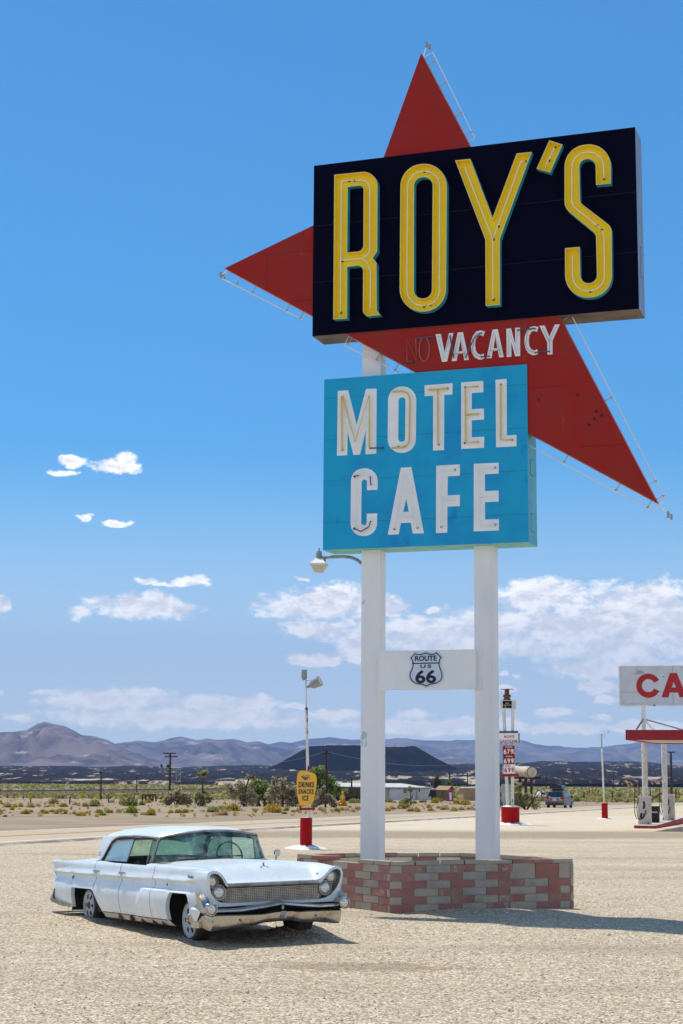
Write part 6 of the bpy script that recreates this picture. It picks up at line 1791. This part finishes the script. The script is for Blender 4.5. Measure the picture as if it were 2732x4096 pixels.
def S(ox, oy, kk, lst):
    for i, (x, y, w, kd) in enumerate(lst):
        shrub(ox + x / kk, oy + y / kk, w / kk, {'o': 'olive', 'g': 'green', 'y': 'gold', 'd': 'dry', 's': 'sage'}[kd[0]], R.randrange(3), R.uniform(.85, 1.15))
S(0, 2980, 3.733, [(50, 1090, 105, 'o'), (135, 1137, 62, 'g'), (205, 1075, 30, 'g'), (440, 1092, 120, 'o'), (515, 1065, 70, 'o'), (690, 1080, 90, 'o'), (745, 1082, 80, 'o'), (835, 1060, 70, 'o'), (910, 1080, 80, 'y'), (965, 1086, 150, 'o'), (1165, 1085, 90, 'd'), (1215, 1100, 60, 'y'), (1270, 1108, 110, 'y'), (1360, 1070, 60, 'g'), (230, 1035, 85, 'y'), (375, 985, 95, 'y'), (280, 992, 90, 'y'), (180, 995, 110, 'd'), (520, 992, 120, 'd'), (1005, 977, 110, 'o'), (755, 985, 60, 'y'), (840, 935, 160, 's'), (1330, 970, 90, 'o'), (1235, 960, 50, 'y'), (1455, 965, 190, 's'), (1540, 1062, 100, 'o'), (30, 945, 90, 'o'), (80, 950, 70, 'y'), (1180, 950, 80, 'd'), (620, 975, 80, 'd'), (730, 935, 40, 'o'), (820, 970, 50, 'd'), (0, 990, 60, 'y')])
S(400, 2980, 3.733, [(30, 1057, 100, 'o'), (95, 1098, 100, 'g'), (205, 1060, 105, 'o'), (335, 1057, 90, 'o'), (530, 1058, 155, 'g'), (585, 1085, 40, 'o'), (705, 1083, 95, 'd'), (815, 1088, 145, 'o'), (1120, 1047, 90, 'y'), (1225, 1047, 110, 'o'), (1325, 1043, 90, 'o'), (1275, 925, 165, 's'), (490, 955, 290, 's'), (680, 938, 105, 'g'), (770, 900, 90, 'y'), (975, 893, 70, 'y'), (230, 905, 80, 'd')])
S(800, 2980, 3.733, [(260, 1028, 170, 's'), (390, 990, 110, 's'), (410, 1073, 170, 'd'), (315, 1072, 60, 'y'), (540, 1005, 180, 'o'), (1150, 1025, 195, 'y'), (1340, 992, 100, 'o'), (1315, 1042, 75, 'g'), (1450, 1012, 65, 'o'), (1525, 1003, 85, 'y')])
S(1180, 2980, 5.227, [(45, 1415, 95, 'o'), (150, 1392, 110, 'y'), (600, 1372, 110, 'd'), (650, 1378, 110, 'y'), (680, 1408, 100, 'd'), (855, 1388, 90, 'o'), (960, 1395, 120, 'o'), (1060, 1375, 120, 'y'), (1170, 1375, 120, 'd'), (1300, 1395, 90, 'd'), (1400, 1348, 120, 'y'), (490, 1238, 100, 'g'), (880, 1232, 70, 'g'), (1320, 1213, 190, 's'), (560, 1225, 90, 'd'), (1240, 1300, 50, 'o')])
S(1530, 2980, 3.824, [(130, 1003, 100, 'y'), (220, 973, 85, 'y'), (350, 965, 130, 'o'), (430, 945, 110, 'g'), (490, 1003, 120, 'd'), (595, 1008, 105, 'y'), (340, 882, 75, 'o'), (680, 865, 100, 's'), (545, 882, 75, 'o'), (765, 948, 90, 'y'), (790, 993, 100, 'd'), (840, 995, 50, 'd'), (910, 952, 80, 'y'), (1010, 972, 130, 'd'), (1140, 988, 120, 'y'), (1255, 972, 90, 'd'), (1200, 885, 130, 'o'), (1310, 895, 130, 'y'), (860, 872, 130, 'o'), (940, 845, 90, 'o'), (1390, 962, 80, 'd'), (1455, 965, 60, 'y'), (180, 870, 90, 'o'), (130, 860, 80, 's'), (240, 875, 60, 'd'), (675, 935, 30, 'd')])
S(1990, 2980, 3.647, [(390, 805, 170, 'o'), (470, 865, 170, 'd'), (350, 850, 100, 'd'), (560, 860, 120, 'd'), (700, 783, 120, 'd'), (640, 790, 80, 's'), (1195, 783, 150, 's'), (1120, 770, 70, 'o'), (1450, 780, 120, 'd'), (1520, 782, 90, 'y'), (1480, 695, 80, 's'), (1330, 775, 60, 'd'), (130, 880, 90, 'y')])
S(2400, 3000, 4.723, [(440, 815, 140, 's'), (180, 908, 60, 'o'), (560, 918, 100, 'd'), (640, 915, 110, 'd'), (700, 905, 100, 'd'), (40, 913, 100, 'y'), (210, 800, 80, 'd'), (270, 890, 50, 'd'), (540, 840, 40, 'o'), (830, 900, 120, 'd'), (1070, 820, 140, 'd'), (1370, 720, 80, 's'), (1180, 770, 110, 'd')])
# ---- trees
def tree(name, label, px, py, Y, ch, cw, leaf, limbs, crown, lsize=.11, n=2600, seed=1, cat='tree', lean=0.):
    """crown: list of (x, z, r) clumps in units of the tree's height"""
    P = gnd(px, py) if Y is None else V((at(px, py, Y).x, Y, gz(Y)))
    h = ch / FPX * P.y
    t = thing(name, label, cat, P, group=None)
    rn = random.Random(seed)
    b = MB(); tips = []
    for pts, r in limbs:
        path = [V((x * h, y * h, z * h)) for x, y, z in pts]
        path = [path[0]] + [p + V((rn.gauss(0, .012), rn.gauss(0, .012), 0)) * h for p in path[1:]]
        b.tube(path, [r * h * (1 - .75 * i / (len(path) - 1)) for i in range(len(path))], 7)
        tips += path[1:]
    for x, z, r in crown:
        for _ in range(7):
            s = min(tips, key=lambda q: (q - V((x * h, 0, z * h))).length)
            e = V((x + rn.gauss(0, r * .6), rn.gauss(0, r * .7), z + rn.gauss(0, r * .6))) * h
            m_ = s.lerp(e, .5) + V((0, 0, .03 * h)); b.tube([s, m_, e], [.012 * h, .008 * h, .003 * h], 4)
    for x, z, r in crown:
        for _ in range(34):
            d = V((rn.gauss(0, 1), rn.gauss(0, 1), rn.gauss(.35, .8))); d.normalize(); c = V((x, 0, z)) * h
            b.blade(c + d * r * h * .2, c + d * r * h * rn.uniform(.9, 1.35), .022, 0, rn)
    b.build('trunk', bark, t)
    b = MB(); tot = sum(r * r for _, _, r in crown)
    for x, z, r in crown:
        for _ in range(int(n * r * r / tot * .62)):
            d = V((rn.gauss(0, 1), rn.gauss(0, 1), rn.gauss(0, .8))); d.normalize()
            q = V((x, 0, z)) + d * r * rn.uniform(.25, 1.12) ** .7
            if noise.noise(q * 9 + V((seed, 0, 0))) < -.22: continue
            q.z = max(q.z, .02)
            b.leaf(q * h, lsize * rn.uniform(.7, 1.6), 0, 1.2, rn)
    b.build('crown', leaf, t)
    return t
Y1 = 168.
tree('tamarisk_tree', 'squat grey green tree behind the black utility pole', 400 + 1190 / 3.733, 3222, 176, 70, 0, tam_grey, [([(0, 0, 0), (.1, 0, .4), (.25, 0, .8)], .05), ([(0, 0, 0), (-.3, 0, .5)], .04)], [(-.25, .45, .34), (.2, .5, .36), (.55, .4, .33), (-.5, .25, .22), (.1, .75, .22), (.75, .25, .2)], .16, 2600, 2)
tree('pollarded_tree', 'bare trunk with a small tufted head left of the tamarisks', 800 + 95 / 3.733, 2980 + 945 / 3.733, Y1, 146, 0, tam_leaf, [([(0, 0, 0), (-.01, 0, .4), (0, 0, .72), (.01, 0, .82)], .028), ([(-.05, 0, 0), (-.12, 0, .3)], .02)], [(.0, .86, .10), (.08, .90, .06), (-.10, .84, .07), (-.12, .30, .13), (-.1, .12, .14), (.08, .15, .13), (.2, .22, .10)], .13, 1500, 3)
tree('tamarisk_tree', 'dead topped tamarisk with a forked dark trunk', 800 + 715 / 3.733, 2980 + 935 / 3.733, Y1, 128, 0, tam_grey, [([(0, 0, 0), (.0, 0, .25), (.05, 0, .55), (.12, 0, .85), (.16, 0, 1.0)], .045), ([(0, 0, .1), (-.15, 0, .35), (-.3, 0, .45)], .035), ([(.1, 0, .75), (.2, 0, .9)], .02)], [(-.2, .5, .24), (-.35, .35, .2), (.1, .42, .22), (-.12, .68, .14), (.14, .9, .10), (.3, .85, .07), (.25, .25, .2), (-.45, .6, .13), (0, .2, .2)], .13, 2400, 4)
tree('tamarisk_tree', 'leafy green tamarisk between two dead topped trees', 800 + 950 / 3.733, 2980 + 920 / 3.733, 172, 110, 0, tam_green, [([(0, 0, 0), (-.1, 0, .4), (-.1, 0, .8)], .04), ([(.15, 0, 0), (.2, 0, .5)], .035)], [(-.15, .75, .24), (.1, .7, .26), (-.3, .5, .22), (.25, .45, .26), (0, .4, .3), (-.2, .2, .22), (.3, .15, .22), (.45, .6, .16)], .14, 3400, 5)
tree('tamarisk_tree', 'brown bare limbed tamarisk left of the orange sign', 800 + 1290 / 3.733, 2980 + 915 / 3.733, Y1, 118, 0, tam_grey, [([(0, 0, 0), (0, 0, .3), (-.02, 0, .6), (.0, 0, .95)], .045), ([(.0, 0, .2), (.2, 0, .5), (.3, 0, .7)], .03), ([(0, 0, .3), (-.25, 0, .6), (-.3, 0, .95)], .03)], [(-.25, .6, .26), (.2, .6, .26), (.45, .45, .24), (0, .85, .14), (-.4, .35, .22), (.3, .2, .24), (.6, .2, .2), (-.15, .15, .2), (.05, .45, .26), (-.3, .9, .1)], .14, 3000, 6)
tree('tamarisk_tree', 'grey scrubby tree right behind the orange sign edge', 800 + 1480 / 3.733, 2980 + 910 / 3.733, 176, 88, 0, tam_grey, [([(0, 0, 0), (0, 0, .5)], .04)], [(0, .5, .35), (-.35, .4, .3), (.35, .45, .33), (.1, .75, .22), (-.2, .2, .25)], .15, 2000, 16)
tree('pepper_tree', 'tall feathery bright green tree behind the orange sign and reddish pole', 1180 + 620 / 5.227, 3205, 200, 150, 0, tam_green, [([(0, 0, 0), (-.03, 0, .4), (-.05, 0, .75)], .05), ([(0, 0, .2), (.25, 0, .5)], .04)], [(-.15, .85, .16), (.02, .88, .15), (-.25, .68, .18), (.1, .72, .18), (.22, .62, .16), (0, .55, .2), (.33, .45, .17), (.48, .36, .13), (-.3, .5, .18), (.2, .35, .2), (.6, .34, .10), (-.2, .3, .2)], .17, 4200, 7)
tree('tamarisk_tree', 'leaning dark trunked tamarisk in front of the white shack', 1180 + 715 / 5.227, 2980 + 1245 / 5.227, 165, 84, 0, tam_grey, [([(0, 0, 0), (-.02, 0, .25), (-.12, 0, .6), (-.2, 0, .95)], .055), ([(0, 0, .2), (.2, 0, .4)], .03)], [(-.35, .35, .22), (.0, .35, .22), (.3, .3, .22), (.4, .15, .18), (-.25, .7, .16), (-.1, .9, .10), (-.5, .15, .2), (.15, .5, .15)], .12, 2200, 8)
tree('round_tree', 'small bright green round tree above the container roof', 1180 + 1090 / 5.227, 3165, 290, 34, 0, tam_green, [([(0, 0, 0), (0, 0, .5)], .08)], [(0, .6, .5), (-.5, .45, .4), (.5, .4, .42), (.8, .3, .3)], .22, 1500, 9)
tree('dead_tree', 'gaunt dead trunk with a sparse tuft in front of the white house', 1530 + 490 / 3.824, 2980 + 860 / 3.824, 200, 72, 0, tam_grey, [([(0, 0, 0), (0, 0, .35), (0, 0, .7), (.02, 0, .95)], .05), ([(0, 0, .35), (.12, 0, .5), (.13, 0, .65)], .035), ([(0, 0, .65), (-.12, 0, .8)], .02), ([(0, 0, .7), (.2, 0, .95)], .018), ([(0, 0, .72), (-.1, 0, 1.0)], .018)], [(0, .84, .13), (-.08, .95, .07), (.12, .9, .08), (-.35, .2, .2), (-.2, .3, .18)], .13, 900, 10)
tree('tamarisk_tree', 'dark limbed tamarisk under the water tank', 1990 + 440 / 3.647, 2980 + 770 / 3.647, 150, 100, 0, tam_leaf, [([(.05, 0, 0), (-.1, 0, .3), (-.3, 0, .75)], .05), ([(.1, 0, 0), (.3, 0, .3), (.55, 0, .8)], .045), ([(.3, 0, .3), (.7, 0, .75)], .03), ([(0, 0, .05), (.15, 0, .5)], .035)], [(-.35, .7, .22), (-.2, .9, .16), (-.5, .45, .22), (.05, .35, .22), (-.2, .3, .2), (.45, .2, .2), (.15, .55, .14), (-.45, .2, .2), (.75, .45, .10)], .12, 2800, 11)
tree('tamarisk_tree', 'grey green tree behind the twin pipes of the price sign', 1990 + 130 / 3.647, 2980 + 730 / 3.647, 160, 78, 0, tam_leaf, [([(0, 0, 0), (0, 0, .6)], .05)], [(0, .6, .33), (-.3, .4, .3), (.3, .4, .3), (0, .85, .2)], .13, 1600, 12)
# palms
frond_green = leafmat('palm_green', (.16, .23, .03), (.09, .14, .02), (.22, .25, .06))
skirt = leafmat('palm_skirt', (.20, .13, .075), (.11, .07, .04), (.16, .10, .06))
def palm(px, py, Y, h_px, crown_px, label, trunk_h=1., seed=1):
    P = at(px, py, Y); P.z = gz(Y)
    h = (at(px, py - h_px, Y).z - P.z); cr = crown_px / FPX * Y
    t = thing('palm_tree', label, 'palm', P); rn = random.Random(seed)
    b = MB(); b.tube([(0, 0, -.3), (.05, 0, h * .5), (0, 0, h)], [.35, .3, .26], 10); b.build('trunk', bark, t)
    b = MB()
    for i in range(46):
        a = rn.uniform(0, 6.3); e = rn.uniform(-.5, 1.35)
        d = V((math.cos(a) * math.cos(e), math.sin(a) * math.cos(e), math.sin(e))); L = cr * rn.uniform(.7, 1.05)
        p0 = V((0, 0, h)); p1 = p0 + d * L * .55; p1.z += .1
        for j in range(9):
            f = (j - 4) / 4.; s = V((-d.y, d.x, 0))
            tip = p1 + (d * (1 - abs(f) * .5) + s * f * .8 - V((0, 0, .35 * abs(f)))) * L * .55
            b.blade(p1, tip, .07 * cr / 2, 0, rn)
        b.blade(p0, p1, .05, 0, rn)
    b.build('crown', frond_green, t)
    if trunk_h > .5:
        b = MB()
        for i in range(700):
            a = rn.uniform(0, 6.3); z = h * rn.uniform(.12, .98); r = .45 + .55 * sm((z / h - .15) / .6)
            p0 = V((math.cos(a) * .3, math.sin(a) * .3, z)); p1 = V((math.cos(a) * r, math.sin(a) * r, z - rn.uniform(.5, 1.1)))
            b.blade(p0, p1, .10, 0, rn)
        b.build('dead_fronds', skirt, t)
palm(1530 + 890 / 3.824, 2980 + 700 / 3.824, 360., (700 - 470) / 3.824, 14.5, 'fan palm with a thick skirt of dead fronds above the hut', 1, 3)
palm(1530 + 1065 / 3.824, 2980 + 720 / 3.824, 335., (720 - 580) / 3.824, 21, 'bushy low green palm behind the hut roof', .3, 4)
P = at(1530 + 820 / 3.824, 2980 + 790 / 3.824, 300.)
b = MB(); rn = random.Random(5)
for i in range(500):
    a = rn.uniform(0, 6.3); q = rn.random(); r0, r1 = .15 + q * .2, .6 + q * .5
    b.blade((math.cos(a) * r0, math.sin(a) * r0, 1.5 - .4 * q), (math.cos(a) * r1 * .75, math.sin(a) * r1 * .75, 1.3 - 1.2 * q - rn.random() * .1), .06, 0, rn)
b.tube([(0, 0, -.3), (0, 0, 1.4)], .25, 8)
tag(b.build('dead_palm', skirt, loc=P), 'brown dead palm stump with drooping fronds beside the hut', 'palm')
# scrub of the far flats: too many to count
b = MB(); rn = random.Random(31)
for i in range(5200):
    y = 300 + 1150 * rn.random() ** 1.4; x = rn.uniform(-.27, .27) * y
    if abs((V((x, y)) - V((-110, 345))).dot(V((695, -170)).normalized())) < 7: continue
    if 285 < y < 350 and 5 < x < 45: continue
    r = rn.uniform(.5, 1.25); c = V((x, y, gz(y)))
    m = rn.choice((0, 0, 0, 1, 1, 2))
    for _ in range(9):
        a = rn.uniform(0, 6.3); e = rn.uniform(.2, 1.5)
        d = V((math.cos(a) * math.cos(e), math.sin(a) * math.cos(e), math.sin(e) * .8))
        b.blade(c, c + d * r, r * .33, m, rn)
tag(b.build('desert_scrub', [sage_leaf, leafmat('scrub_tan', (.42, .32, .12), (.28, .22, .08), (.34, .29, .09)), olive_leaf]), kind='stuff')
b = MB()
for i in range(700):
    y = 95 + 190 * rn.random(); 
    p = road((y - 47) / RD.y, RWD + 3); x = p.x - rn.random() ** 1.2 * (p.x + .27 * y) if rn.random() < .95 else p.x
    if (V((x, y)) - RA).dot(-RN) < RWD + 5: continue
    r = rn.uniform(.12, .32); c = V((x, y, gz(y))); m = rn.choice((0, 1, 1, 2))
    for _ in range(8):
        a = rn.uniform(0, 6.3); e = rn.uniform(.3, 1.5)
        b.blade(c, c + V((math.cos(a) * math.cos(e), math.sin(a) * math.cos(e), math.sin(e))) * r, r * .2, m, rn)
tag(b.build('dry_grass', [olive_leaf, dry_leaf, gold_leaf]), kind='stuff')
